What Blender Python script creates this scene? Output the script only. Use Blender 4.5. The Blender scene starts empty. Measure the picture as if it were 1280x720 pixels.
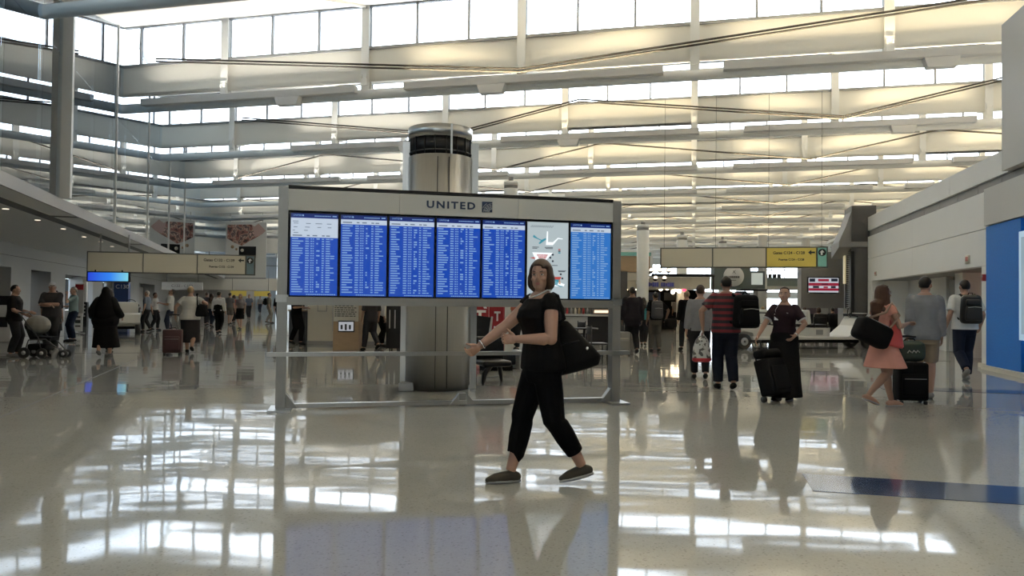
import bpy, bmesh, math, random
from mathutils import Vector, Matrix, Quaternion
random.seed(7)
SC = bpy.context.scene
COL = SC.collection
R = math.radians
# ------------------------------------------------------------------ camera
F_PX, CAM_H, PITCH, ROLL = 930.0, 1.34, R(1.109), R(0.62)
CF = Vector((0, math.cos(PITCH), math.sin(PITCH)))
_u0 = Vector((0, -math.sin(PITCH), math.cos(PITCH)))
CR = Vector((1, 0, 0)) * math.cos(ROLL) + _u0 * math.sin(ROLL)
CU = _u0 * math.cos(ROLL) - Vector((1, 0, 0)) * math.sin(ROLL)
cam = bpy.data.cameras.new('camera'); cam_o = bpy.data.objects.new('camera', cam); COL.objects.link(cam_o)
cam.sensor_width = 36; cam.lens = F_PX / 1280 * 36; cam.clip_end = 600
cam_o.matrix_world = Matrix(((CR.x, CU.x, -CF.x, 0), (CR.y, CU.y, -CF.y, 0), (CR.z, CU.z, -CF.z, CAM_H), (0, 0, 0, 1)))
SC.camera = cam_o
def ray(px, py): return CF + CR * ((px - 640) / F_PX) - CU * ((py - 360) / F_PX)
def ground(px, py, z=0.0):
    d = ray(px, py); t = (z - CAM_H) / d.z; return Vector((d.x * t, d.y * t, z))
def at(px, py, Y):
    d = ray(px, py); t = Y / d.y; return Vector((d.x * t, Y, CAM_H + d.z * t))
# ------------------------------------------------------------------ world, exposure
SC.view_settings.view_transform = 'Standard'; SC.view_settings.look = 'None'
SC.view_settings.gamma = 1; SC.view_settings.use_curve_mapping = False
SC.view_settings.exposure = EXPOSURE = 0.36
w = bpy.data.worlds.new('overcast_sky'); SC.world = w; w.use_nodes = True
nt = w.node_tree; nt.nodes.clear()
bg = nt.nodes.new('ShaderNodeBackground'); wo = nt.nodes.new('ShaderNodeOutputWorld')
bg.inputs['Color'].default_value = (0.84, 0.93, 1.0, 1); bg.inputs['Strength'].default_value = 6.0
nt.links.new(bg.outputs[0], wo.inputs[0])
SC.cycles.max_bounces = 10; SC.cycles.diffuse_bounces = 8; SC.cycles.glossy_bounces = 4
SC.cycles.transparent_max_bounces = 12; SC.cycles.sample_clamp_indirect = 6.0
SC.cycles.caustics_reflective = False; SC.cycles.caustics_refractive = False
SC.cycles.blur_glossy = 0.5
SC.cycles.use_denoising = True
# hall frames: right concourse runs along u (13.7 deg right of the view), left concourse 17.6 deg left of it
RA = R(13.7); LA = R(17.6)
U = Vector((math.sin(RA), math.cos(RA), 0)); V = Vector((math.cos(RA), -math.sin(RA), 0))
def UV(u, v, z=0): p = U * u + V * v; p.z = z; return p
LS = Vector((-math.sin(LA), math.cos(LA), 0)); LD = Vector((-math.cos(LA), -math.sin(LA), 0))
def LF(s, d, z=0): p = LS * s + LD * d; p.z = z; return p
ROOF_U0, ROOF_P, ROOF_S = 25.0, 9.0, 5.83      # first truss seen, period, post spacing
Z_HEAD, Z_SILL, Z_FASC, Z_CHORD = 12.15, 10.6, 9.36, 8.87
GLASS_D, LWALL_D, SOFFIT_Z, RWALL_V = 5.95, 11.9, 3.87, 6.3
ROWS = range(-4, 12)
V_MAX = V_MAX_R = 24.0
def v_left(u):   # where the truss at u meets the left glass wall
    # solve LD.(u U + v V) = GLASS_D
    return (GLASS_D - u * LD.dot(U)) / LD.dot(V)
def area_light(name, loc, rot, sx, sy, power, color, portal=False, spread=180):
    l = bpy.data.lights.new(name, 'AREA'); l.shape = 'RECTANGLE'; l.size = sx; l.size_y = sy
    l.energy = power; l.color = color; l.spread = R(spread)
    if portal: l.cycles.is_portal = True
    o = bpy.data.objects.new(name, l); COL.objects.link(o); o.location = loc; o.rotation_euler = rot
    return o
for n in ROWS:   # portals: the sky is sampled through the clerestory openings
    u = ROOF_U0 + n * ROOF_P; vl = max(v_left(u), -60); vm = (vl + V_MAX) / 2
    area_light('sky_portal', UV(u + .25, vm, (Z_HEAD + Z_SILL) / 2), (R(-90), 0, -RA), V_MAX - vl, Z_HEAD - Z_SILL, 1, (1, 1, 1), portal=True)
WARM_W = 440.0
def has_fixture(n, k): return True
for n in range(-2, 9):   # the warm linear uplights that lie along every truss chord
    u = ROOF_U0 + n * ROOF_P
    for k in range(-7, 3):
        v = -5.5 + 10.9 * k + (1.2 if n > 0 else 0)
        if v - 4.6 < v_left(u) + .3 or v + 4.6 > V_MAX_R or k < -5: continue
        area_light('uplight_glow', UV(u - .36, v, Z_CHORD + .27), (R(180 + 32), 0, -RA), 8.6, .12, WARM_W * (.75 if v < -10 else 1), (1.0, .93, .80) if v < -10 else (1.0, .82, .52), spread=125)
for s in (8, 24, 40, 60):   # fill lights added unseen to brighten the lounge behind the tall glass
    area_light('lounge_fill', LF(s, GLASS_D + 4.4, 12.3), (0, 0, LA), 2.4, 9, 400, (1.0, .98, .95))
# ------------------------------------------------------------------ helpers
def mat(name, col, rough=.5, metal=0., emit=0., ecol=None, spec=.5, var=0., scale=8., bump=0., coat=0., aniso=None):
    m = bpy.data.materials.new(name); m.use_nodes = True; t = m.node_tree; b = t.nodes['Principled BSDF']
    b.inputs['Base Color'].default_value = (*col, 1); b.inputs['Roughness'].default_value = rough
    b.inputs['Metallic'].default_value = metal; b.inputs['Specular IOR Level'].default_value = spec
    b.inputs['Coat Weight'].default_value = coat; b.inputs['Coat Roughness'].default_value = .05
    if emit:
        b.inputs['Emission Color'].default_value = (*(ecol or col), 1); b.inputs['Emission Strength'].default_value = emit
    if var or bump:
        tc = t.nodes.new('ShaderNodeTexCoord'); nz = t.nodes.new('ShaderNodeTexNoise')
        nz.inputs['Scale'].default_value = scale; nz.inputs['Detail'].default_value = 4
        src = tc.outputs['Object']
        if aniso:
            mp = t.nodes.new('ShaderNodeMapping'); mp.inputs['Scale'].default_value = aniso
            t.links.new(src, mp.inputs['Vector']); src = mp.outputs['Vector']
        t.links.new(src, nz.inputs['Vector'])
        if var:
            mx = t.nodes.new('ShaderNodeMix'); mx.data_type = 'RGBA'
            mx.inputs[6].default_value = (*[c * (1 - var) for c in col], 1); mx.inputs[7].default_value = (*[min(1, c * (1 + var)) for c in col], 1)
            t.links.new(nz.outputs['Fac'], mx.inputs[0]); t.links.new(mx.outputs[2], b.inputs['Base Color'])
        if bump:
            bp = t.nodes.new('ShaderNodeBump'); bp.inputs['Strength'].default_value = bump; bp.inputs['Distance'].default_value = .01
            t.links.new(nz.outputs['Fac'], bp.inputs['Height']); t.links.new(bp.outputs['Normal'], b.inputs['Normal'])
    return m
def glass_mat(name, tint, ior_like=1.5, base=0.04, gain=1.0):
    """thin architectural glass: transparent with Fresnel mirror reflection"""
    m = bpy.data.materials.new(name); m.use_nodes = True; t = m.node_tree; t.nodes.clear()
    o = t.nodes.new('ShaderNodeOutputMaterial'); mx = t.nodes.new('ShaderNodeMixShader')
    tr = t.nodes.new('ShaderNodeBsdfTransparent'); gl = t.nodes.new('ShaderNodeBsdfGlossy'); fr = t.nodes.new('ShaderNodeFresnel')
    fr.inputs['IOR'].default_value = ior_like; tr.inputs['Color'].default_value = (*tint, 1)
    gl.inputs['Roughness'].default_value = 0.0; gl.inputs['Color'].default_value = (.92, .96, 1, 1)
    mm = t.nodes.new('ShaderNodeMath'); mm.operation = 'MULTIPLY'; mm.inputs[1].default_value = gain; mm.use_clamp = True
    t.links.new(fr.outputs[0], mm.inputs[0]); t.links.new(mm.outputs[0], mx.inputs[0])
    t.links.new(tr.outputs[0], mx.inputs[1]); t.links.new(gl.outputs[0], mx.inputs[2]); t.links.new(mx.outputs[0], o.inputs[0])
    return m
class MB:
    """collects shapes, linked as ONE mesh object"""
    def __init__(s): s.v = []; s.f = []; s.sm = []
    def add(s, vs, fs, smooth=False):
        o = len(s.v); s.v += [tuple(v) for v in vs]; s.f += [tuple(i + o for i in f) for f in fs]; s.sm += [smooth] * len(fs); return s
    def box(s, c, d, rz=0, M=None):
        x, y, z = d[0] / 2, d[1] / 2, d[2] / 2
        pts = [Vector((i, j, k)) for i in (-x, x) for j in (-y, y) for k in (-z, z)]
        m = M if M is not None else Matrix.Rotation(rz, 3, 'Z')
        c = Vector(c)
        return s.add([c + m @ p for p in pts], [(0, 1, 3, 2), (4, 6, 7, 5), (0, 4, 5, 1), (2, 3, 7, 6), (0, 2, 6, 4), (1, 5, 7, 3)])
    def rbox(s, c, d, r=.02, seg=2, M=None, taper=1.0):
        bm = bmesh.new(); bmesh.ops.create_cube(bm, size=1)
        for v in bm.verts:
            k = taper if v.co.z > 0 else 1
            v.co = Vector((v.co.x * d[0] * k, v.co.y * d[1] * k, v.co.z * d[2]))
        bmesh.ops.bevel(bm, geom=bm.edges[:], offset=r, segments=seg, affect='EDGES', profile=.5)
        bm.verts.index_update(); c = Vector(c)
        s.add([c + (M @ v.co if M is not None else v.co) for v in bm.verts], [[v.index for v in f.verts] for f in bm.faces], True); bm.free(); return s
    def rings(s, rs, smooth=True, caps=True):
        n = len(rs[0]); vs = [p for r in rs for p in r]; fs = []
        for i in range(len(rs) - 1):
            for j in range(n):
                k = (j + 1) % n; fs.append((i * n + j, i * n + k, (i + 1) * n + k, (i + 1) * n + j))
        if caps: fs.append(tuple(reversed(range(n)))); fs.append(tuple(range((len(rs) - 1) * n, len(rs) * n)))
        return s.add(vs, fs, smooth)
    def chain(s, pts, n=10, ends=False):
        """tube through (point, radius) pairs"""
        P = [Vector(p) for p, r in pts]; Q = [r for p, r in pts]; rs = []
        ref = None
        for i, p in enumerate(P):
            t = (P[min(i + 1, len(P) - 1)] - P[max(i - 1, 0)])
            if t.length < 1e-6: t = Vector((0, 0, 1))
            t.normalize()
            if ref is None: ref = t.orthogonal().normalized()
            a = (ref - t * ref.dot(t))
            if a.length < 1e-4: a = t.orthogonal()
            a.normalize(); ref = a; b = t.cross(a)
            rs.append([p + (a * math.cos(q) + b * math.sin(q)) * Q[i] for q in [2 * math.pi * j / n for j in range(n)]])
        if ends:
            t0 = (P[0] - P[1]).normalized(); t1 = (P[-1] - P[-2]).normalized(); pre = []; post = []
            for g in (.9, .6): 
                pre.append([P[0] + (q - P[0]) * math.sqrt(1 - g * g) + t0 * Q[0] * g for q in rs[0]])
            for g in (.6, .9):
                post.append([P[-1] + (q - P[-1]) * math.sqrt(1 - g * g) + t1 * Q[-1] * g for q in rs[-1]])
            rs = pre + rs + post
        return s.rings(rs)
    def cyl(s, p0, p1, r0, r1=None, n=12): return s.chain([(p0, r0), (p1, r0 if r1 is None else r1)], n)
    def tube(s, pts, r, n=8): return s.chain([(p, r) for p in pts], n)
    def loft(s, secs, n=16, M=None):
        """secs: (cx, cy, z, rx, ry) horizontal ellipses, or with a 6th power for squarer ones"""
        rs = []
        for q in secs:
            cx, cy, z, rx, ry = q[:5]; pw = q[5] if len(q) > 5 else 1
            r = []
            for j in range(n):
                a = 2 * math.pi * j / n; ca, sa = math.cos(a), math.sin(a)
                p = Vector((cx + rx * math.copysign(abs(ca) ** pw, ca), cy + ry * math.copysign(abs(sa) ** pw, sa), z))
                r.append(M @ p if M is not None else p)
            rs.append(r)
        return s.rings(rs)
    def ell(s, c, r, M=None, nu=12, nv=8):
        rs = []; c = Vector(c)
        for i in range(nv + 1):
            ph = math.pi * (i / nv - .5); ph = max(-1.54, min(1.54, ph)); ring = []
            for j in range(nu):
                a = 2 * math.pi * j / nu
                p = Vector((r[0] * math.cos(ph) * math.cos(a), r[1] * math.cos(ph) * math.sin(a), r[2] * math.sin(ph)))
                ring.append(c + (M @ p if M is not None else p))
            rs.append(ring)
        return s.rings(rs)
    def prism(s, pts, ax0, ax1):
        """polygon of 3-d points swept from ax0 to ax1 (offset vectors)"""
        n = len(pts); a = [Vector(p) + Vector(ax0) for p in pts]; b = [Vector(p) + Vector(ax1) for p in pts]
        fs = [tuple(reversed(range(n))), tuple(range(n, 2 * n))] + [(i, (i + 1) % n, n + (i + 1) % n, n + i) for i in range(n)]
        return s.add(a + b, fs)
    def quad(s, a, b, c, d): return s.add([a, b, c, d], [(0, 1, 2, 3)])
    def mesh(s, name, m=None, fix=True):
        me = bpy.data.meshes.new(name); me.from_pydata(s.v, [], s.f)
        me.polygons.foreach_set('use_smooth', s.sm)
        if fix:
            bm = bmesh.new(); bm.from_mesh(me); bmesh.ops.recalc_face_normals(bm, faces=bm.faces[:]); bm.to_mesh(me); bm.free()
        if m: me.materials.append(m)
        me.update(); return me
    def build(s, name, m, parent=None, loc=None, rz=None, fix=True):
        return link(name, s.mesh(name, m, fix), parent, loc, rz)
def link(name, me, parent=None, loc=None, rz=None):
    o = bpy.data.objects.new(name, me); COL.objects.link(o)
    if parent is not None: o.parent = parent
    if loc is not None: o.location = loc
    if rz is not None: o.rotation_euler.z = rz
    return o
def tag(o, label=None, cat=None, group=None, kind=None):
    if label: o['label'] = label
    if cat: o['category'] = cat
    if group: o['group'] = group
    if kind: o['kind'] = kind
    return o
def empty(name, loc=(0, 0, 0), rz=0, label=None, cat=None, group=None, kind=None, parent=None):
    o = bpy.data.objects.new(name, None); COL.objects.link(o); o.location = loc; o.rotation_euler.z = rz; o.empty_display_size = .2
    if parent is not None: o.parent = parent
    return tag(o, label, cat, group, kind)
_tmp = bpy.data.scenes.new('scratch')
def baked(ob):
    """evaluated mesh of an object kept in the scratch scene"""
    _tmp.collection.objects.link(ob)
    with bpy.context.temp_override(scene=_tmp, view_layer=_tmp.view_layers[0]): dg = bpy.context.evaluated_depsgraph_get()
    dg.update()
    me = bpy.data.meshes.new_from_object(ob.evaluated_get(dg)); _tmp.collection.objects.unlink(ob); return me
def remesh(mb, vox, m, name, smooth=3, fac=.5):
    ob = bpy.data.objects.new('scratch_mesh', mb.mesh(name))
    md = ob.modifiers.new('r', 'REMESH'); md.mode = 'VOXEL'; md.voxel_size = vox
    if smooth: sm = ob.modifiers.new('s', 'SMOOTH'); sm.iterations = smooth; sm.factor = fac
    me = baked(ob); old = ob.data; bpy.data.objects.remove(ob); bpy.data.meshes.remove(old)
    me.name = name; me.materials.clear(); me.materials.append(m)
    me.polygons.foreach_set('use_smooth', [True] * len(me.polygons)); return me
def text_mesh(name, body, size, m, depth=.004, sx=1.0, bold=0., align='CENTER', track=1.0):
    cu = bpy.data.curves.new('scratch_text', 'FONT'); cu.body = body; cu.size = size; cu.extrude = depth; cu.offset = bold
    cu.align_x = align; cu.align_y = 'CENTER'; cu.resolution_u = 3; cu.space_character = track
    ob = bpy.data.objects.new('scratch_text', cu); me = baked(ob); bpy.data.objects.remove(ob); bpy.data.curves.remove(cu)
    me.name = name; me.materials.clear(); me.materials.append(m)
    me.transform(Matrix(((sx, 0, 0, 0), (0, 0, -1, 0), (0, 1, 0, 0), (0, 0, 0, 1))))   # stands up facing -y
    return me
# ------------------------------------------------------------------ materials
M = {}
M['white'] = mat('white_paint', (.80, .79, .76), .55, var=.03, scale=2)
M['steel_white'] = mat('white_steel', (.84, .84, .82), .45)
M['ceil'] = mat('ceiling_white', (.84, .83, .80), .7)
M['fascia'] = mat('fascia_white', (.82, .80, .74), .6, var=.03, scale=.6)
M['dark_metal'] = mat('dark_metal', (.06, .06, .06), .45)
M['rod'] = mat('tie_rod_steel', (.05, .047, .042), .6, spec=.2)
M['mullion'] = mat('mullion_grey', (.22, .23, .24), .5)
M['fixture'] = mat('fixture_grey', (.66, .66, .67), .5)
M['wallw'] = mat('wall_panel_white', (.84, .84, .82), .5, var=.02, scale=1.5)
M['wallg'] = mat('wall_panel_grey', (.55, .55, .54), .55, var=.02, scale=3)
M['vent'] = mat('vent_grey', (.24, .24, .24), .6)
M['joint'] = mat('joint_dark', (.12, .12, .12), .7)
M['blue'] = mat('blue_wall', (.012, .14, .54), .6, spec=.2, var=.25, scale=30, bump=.1)
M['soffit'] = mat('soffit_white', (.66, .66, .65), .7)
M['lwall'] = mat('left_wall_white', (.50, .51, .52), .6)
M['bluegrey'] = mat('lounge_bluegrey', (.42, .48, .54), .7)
M['slab'] = mat('slab_edge', (.30, .29, .28), .5)
M['steel'] = mat('brushed_steel', (.50, .50, .49), .28, metal=1.0, var=.10, scale=3, aniso=(40, 40, .6))
M['steel_d'] = mat('board_frame_steel', (.30, .30, .29), .38, metal=.6, var=.06, scale=3)
M['black'] = mat('black_plastic', (.008, .008, .009), .5, spec=.3)
M['blackm'] = mat('black_matte', (.005, .005, .0055), .85, spec=.12)
M['rubber'] = mat('rubber', (.02, .02, .02), .7)
M['header'] = mat('header_panel', (.56, .56, .53), .5)
M['navy'] = mat('navy_ink', (.012, .03, .08), .5)
M['whiteprint'] = mat('white_print', (.8, .8, .8), .5)
M['chrome'] = mat('chrome', (.7, .7, .7), .15, metal=1)
M['cartwhite'] = mat('cart_white', (.66, .65, .61), .4)
M['beige'] = mat('sign_beige', (.52, .48, .37), .5, emit=.06)
M['yellow'] = mat('sign_yellow', (.56, .44, .09), .5, emit=.12)
M['teal'] = mat('sign_teal', (.18, .42, .36), .5, emit=.1)
M['signframe'] = mat('sign_frame', (.10, .10, .09), .5)
M['ink'] = mat('black_ink', (.02, .02, .02), .6)
M['red'] = mat('red_panel', (.28, .012, .02), .5)
M['wood'] = mat('light_wood', (.36, .25, .15), .5, var=.2, scale=4, aniso=(1, 1, 12))
M['cream'] = mat('cream_wall', (.60, .57, .49), .6)
M['darkgreen'] = mat('grey_green_panel', (.10, .13, .13), .5)
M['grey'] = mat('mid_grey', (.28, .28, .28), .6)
M['greyl'] = mat('light_grey', (.45, .45, .45), .6)
M['bulb'] = mat('warm_bulb', (1, .85, .6), .5, emit=9, ecol=(1, .78, .5))
M['lamp'] = mat('downlight_disc', (1, .85, .65), .5, emit=1.1, ecol=(1, .86, .7))
M['redlamp'] = mat('red_lamp', (.6, .02, .05), .5, emit=2.5, ecol=(1, .05, .12))
M['clear'] = glass_mat('window_glass', (.97, .98, 1), 1.45)
M['wallglass'] = glass_mat('tall_glass', (.80, .88, .92), 1.55, gain=1.75)
# terrazzo
def terrazzo():
    m = mat('terrazzo', (.5, .49, .45), .05, spec=.44); t = m.node_tree; b = t.nodes['Principled BSDF']
    tc = t.nodes.new('ShaderNodeTexCoord')
    v = t.nodes.new('ShaderNodeTexVoronoi'); v.inputs['Scale'].default_value = 90; t.links.new(tc.outputs['Object'], v.inputs['Vector'])
    rp = t.nodes.new('ShaderNodeValToRGB'); e = rp.color_ramp.elements
    e[0].position = 0; e[0].color = (.44, .425, .375, 1); e[1].position = 1; e[1].color = (.53, .515, .46, 1)
    x = e.new(.12); x.color = (.38, .36, .32, 1); x = e.new(.2); x.color = (.49, .475, .42, 1)
    t.links.new(v.outputs['Color'], rp.inputs['Fac'])
    n = t.nodes.new('ShaderNodeTexNoise'); n.inputs['Scale'].default_value = .35; n.inputs['Detail'].default_value = 3; t.links.new(tc.outputs['Object'], n.inputs['Vector'])
    mx = t.nodes.new('ShaderNodeMix'); mx.data_type = 'RGBA'; mx.blend_type = 'MULTIPLY'; mx.inputs[0].default_value = .35
    t.links.new(rp.outputs['Color'], mx.inputs[6]); t.links.new(n.outputs['Fac'], mx.inputs[7]); t.links.new(mx.outputs[2], b.inputs['Base Color'])
    n2 = t.nodes.new('ShaderNodeTexNoise'); n2.inputs['Scale'].default_value = 1.0; n2.inputs['Detail'].default_value = 2.0; mp2 = t.nodes.new('ShaderNodeMapping'); mp2.inputs['Rotation'].default_value = (0, 0, RA); mp2.inputs['Scale'].default_value = (.55, 1.5, 1); t.links.new(tc.outputs['Object'], mp2.inputs['Vector']); t.links.new(mp2.outputs['Vector'], n2.inputs['Vector'])
    bp = t.nodes.new('ShaderNodeBump'); bp.inputs['Strength'].default_value = .6; bp.inputs['Distance'].default_value = .006
    t.links.new(n2.outputs['Fac'], bp.inputs['Height']); t.links.new(bp.outputs['Normal'], b.inputs['Normal'])
    return m
M['terrazzo'] = terrazzo()
M['band'] = mat('floor_band_blue', (.024, .042, .10), .09, spec=.6, var=.15, scale=60)
M['bandg'] = mat('floor_band_grey', (.16, .16, .16), .09, spec=.6, var=.15, scale=60)
# ------------------------------------------------------------------ floor
fl = MB().box((-10, 55, -.1), (190, 190, .2)).build('floor', M['terrazzo']); fl['kind'] = 'structure'
def inlay(u, w_, v0, v1, m): 
    return MB().box(((v0 + v1) / 2, u, .002), (v1 - v0, w_, .003)).build('floor_band', m, fl, rz=-RA)
inlay(6.05, .56, .85, 6.2, M['band']); inlay(13.4, .5, 3.0, 6.2, M['band']); inlay(20.7, .5, -3.0, 6.2, M['bandg']); inlay(28, .5, -6, 6.3, M['bandg']); inlay(35.3, .5, -8, 8, M['bandg'])
def inlay_l(s, w_, d0, d1, m): return MB().box((-(d0 + d1) / 2, s, .002), (abs(d1 - d0), w_, .003)).build('floor_band', m, fl, rz=LA)
inlay_l(9.3, 1.0, 2.95, 11.8, M['bandg']); inlay_l(12.2, .45, 1.1, 1.7, M['bandg']); inlay_l(20.4, .35, .5, 11.8, M['bandg']); inlay_l(29.5, .4, -1, 11.8, M['bandg'])
MB().box((-2.9, 8.2, .0012), (.03, 20, .0016)).build('floor_joint', M['joint'], fl, rz=LA)
for k in range(0): MB().box((.85 + 0 * k, 4.3 * k - 2, .001), (.012, 4.2, .0014)).build('floor_joint', M['bandg'], fl, rz=-RA)
# ------------------------------------------------------------------ roof: sloped ceilings, trusses, clerestory windows
ceil = empty('ceiling', rz=-RA, kind='structure')
post_me = MB().box((0, 0, (Z_HEAD + Z_CHORD) / 2), (.13, .26, Z_HEAD - Z_CHORD)).box((0, -.13, (Z_HEAD + Z_CHORD) / 2), (.30, .03, Z_HEAD - Z_CHORD)).box((0, .13, (Z_HEAD + Z_CHORD) / 2), (.30, .03, Z_HEAD - Z_CHORD)).mesh('post', M['steel_white'])
node_me = MB().box((0, -.17, Z_CHORD + .55), (.24, .05, .5)).box((-.09, -.2, Z_CHORD + .62), (.03, .08, .12)).box((.09, -.2, Z_CHORD + .62), (.03, .08, .12)).mesh('bracket', M['steel_white'])
fasc_me = MB().box((ROOF_S / 2, .05, (Z_SILL + Z_FASC) / 2), (ROOF_S - .012, .06, Z_SILL - Z_FASC)).mesh('fascia_panel', M['fascia'])
PW = ROOF_S / 3
pane_me = MB().box((PW / 2, 0, (Z_SILL + Z_HEAD) / 2), (PW - .06, .012, Z_HEAD - Z_SILL - .08)).mesh('pane', M['clear'])
mul_me = MB().box((0, 0, (Z_SILL + Z_HEAD) / 2), (.075, .12, Z_HEAD - Z_SILL)).mesh('mullion', M['mullion'])
sill_z = Z_SILL
fix_me = MB().prism([(0, -.13, -.10), (0, .13, -.10), (0, .17, .13), (0, .10, .16), (0, -.10, .16), (0, -.17, .13)], (-4.5, 0, 0), (4.5, 0, 0)).mesh('housing', M['fixture'])
gear_me = MB().prism([(-.5, -.16, -.12), (.5, -.16, -.12), (.4, -.16, -.42), (-.4, -.16, -.42)], (0, 0, 0), (0, .3, 0)).mesh('driver_box', M['fixture'])
wi = 0
for n in ROWS:
    u = ROOF_U0 + n * ROOF_P; up = u - ROOF_P
    vl, vlp = v_left(u) + .0, v_left(up) + .0
    # ceiling slope between the previous fascia foot and this window head
    MB().prism([(vlp, up + .02, Z_FASC), (V_MAX_R, up + .02, Z_FASC), (V_MAX_R, u, Z_HEAD), (vl, u, Z_HEAD)], (0, 0, 0), (0, 0, .12)).build('ceiling_slope', M['ceil'], ceil)
    k0 = math.ceil(vl / ROOF_S); k1 = math.floor(V_MAX_R / ROOF_S)
    for k in range(k0, k1 + 1):   # battens under the slope
        v = k * ROOF_S
        if v < max(vl, vlp) or n < -1 or n > 4: continue
        MB().prism([(v - .06, up + .1, Z_FASC), (v + .06, up + .1, Z_FASC), (v + .06, u - .1, Z_HEAD - .03), (v - .06, u - .1, Z_HEAD - .03)], (0, 0, -.10), (0, 0, 0)).build('ceiling_rib', M['steel_white'], ceil)
    tr = empty('roof_truss', (0, u, 0), parent=ceil)
    MB().tube([(vl, 0, Z_CHORD), (V_MAX_R, 0, Z_CHORD)], .19, 12).build('chord', M['steel_white'], tr)
    wd = empty('window_%d' % (wi + 1), UV(u + .05, 0), -RA, kind='structure'); wi += 1
    MB().box(((vl + V_MAX_R) / 2, 0, Z_SILL - .03), (V_MAX_R - vl, .2, .1)).build('sill', M['mullion'], wd)
    MB().box(((vl + V_MAX_R) / 2, 0, Z_HEAD - .02), (V_MAX_R - vl, .16, .06)).build('window_head', M['mullion'], wd)
    # leftover bay beside the glass
    e = k0 * ROOF_S - vl
    if e > .2: MB().box((vl + e / 2 - .14, .05, (Z_SILL + Z_FASC) / 2), (e + .28 - .012, .06, Z_SILL - Z_FASC)).build('fascia_panel', M['fascia'], tr)
    p = k0 * ROOF_S - PW
    while p > vl: link('pane', pane_me, wd, (p, 0, 0)); link('mullion', mul_me, wd, (p, 0, 0)); p -= PW
    for k in range(k0, k1 + 1):
        v = k * ROOF_S
        link('post', post_me, tr, (v, 0, 0)); link('bracket', node_me, tr, (v, 0, 0))
        if k == k1: continue
        link('fascia_panel', fasc_me, tr, (v, 0, 0))
        for j in range(3):
            link('pane', pane_me, wd, (v + j * PW, 0, 0)); link('mullion', mul_me, wd, (v + j * PW, 0, 0))
    # zig-zag tie rods in front of the fascia
    zl, zh = Z_CHORD + .38, Z_SILL - .02; lows = []
    if n <= 0: marks = [(k, 0) for k in (-6, -1, 4)] + [(-3.5, 1), (1.6, 1), (-8, 1)]
    else: marks = [(1.05 + 3 * m, 0) for m in range(-6, 3)] + [(2.12 + 3 * m, 1) for m in range(-6, 3)]
    marks.sort(); a = None
    for k, hi in marks:
        q = (k * ROOF_S, -.30, zh if hi else zl)
        if a and a[0] > vl and q[0] < V_MAX_R:
            for dz in ((0, .11) if n <= 1 else (0,)):
                MB().cyl((a[0], a[1], a[2] + dz), (q[0], q[1], q[2] + dz), .035 if n <= 1 else .045, n=6).build('tie_rod', M['rod'], tr)
        a = q
    # linear uplights on the chord
    if -2 <= n <= 8:
        for k in range(-5, 3):
            v = -5.5 + 10.9 * k + (1.2 if n > 0 else 0)
            if v - 4.6 < vl + .3 or v + 4.6 > V_MAX_R: continue
            link('light_housing', fix_me, tr, (v, -.36, Z_CHORD + .08))
            if n in (0, 1): link('driver_box', gear_me, tr, (v + (1.8 if k % 2 else -1.3), -.36, Z_CHORD + .08))
# ------------------------------------------------------------------ outer walls
def wall(name, m, c, d, rz): o = MB().box((0, 0, 0), d).build(name, m, loc=c, rz=rz); o['kind'] = 'structure'; return o
U_BACK, U_END = -20.0, ROOF_U0 + 11 * ROOF_P
wall('wall_back', M['white'], UV(U_BACK - .2, 5, 6.5), (70, .3, 13.2), -RA)
fa = empty('wall_far', UV(U_END + .4, 0), -RA, kind='structure')
def fbox(name, m, v0, v1, z0, z1, par, t=.3): return MB().box(((v0 + v1) / 2, 0, (z0 + z1) / 2), (v1 - v0, t, z1 - z0)).build(name, m, par)
fbox('wall_panel', M['white'], -95, V_MAX_R, 7.8, 10, fa); fbox('wall_panel', M['white'], -95, -12, 0, 7.8, fa); fbox('wall_panel', M['white'], -12, V_MAX_R, 2.4, 3.4, fa)
fbox('wall_panel', M['white'], -12, 9.5, 0, 2.4, fa); fbox('wall_panel', M['white'], 19, V_MAX_R, 0, 2.4, fa)
fwn = empty('window_%d' % (wi + 1), UV(U_END + .4, 0), -RA, kind='structure'); wi += 1
for k in range(18):
    v = -12 + 2 * k
    for z in (3.4, 5.6): fbox('pane', M['clear'], v + .06, v + 1.94, z + .05, z + 2.15, fwn, .012)
    fbox('mullion', M['mullion'], v - .06, v + .06, 3.4, 7.8, fwn, .12)
fbox('transom', M['mullion'], -12, 24, 5.54, 5.64, fwn, .12)
for k in range(4): fbox('pane', M['clear'], 9.5 + 2.375 * k + .05, 9.5 + 2.375 * (k + 1) - .05, .03, 2.38, fwn, .012)
wall('wall_right_end', M['white'], UV(52, V_MAX_R + .2, 6.5), (.3, 148, 13.2), -RA)
# left lounge behind the tall glass: slab, back wall, lid
S0, S1 = -12, 140
def lbox(name, m, s0, s1, d0, d1, z0, z1, parent=None):
    o = MB().box((-(d0 + d1) / 2, (s0 + s1) / 2, (z0 + z1) / 2), (abs(d1 - d0), s1 - s0, z1 - z0)).build(name, m, parent, rz=None if parent else LA)
    return o
o = lbox('wall_lounge', M['bluegrey'], S0, S1, LWALL_D + 1.6, LWALL_D + 1.9, 4.1, 12.9); o['kind'] = 'structure'
o = lbox('trim_1', M['white'], S0, S1, GLASS_D - .1, LWALL_D + 1.9, 12.5, 12.9); o['kind'] = 'structure'
o = lbox('wall_lounge_end', M['bluegrey'], S1, S1 + .3, 0, LWALL_D + 1.9, 0, 12.9); o['kind'] = 'structure'
sof = lbox('ceiling_left', M['soffit'], S0, S1, GLASS_D, LWALL_D + 1.9, SOFFIT_Z, SOFFIT_Z + .27); sof['kind'] = 'structure'
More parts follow.
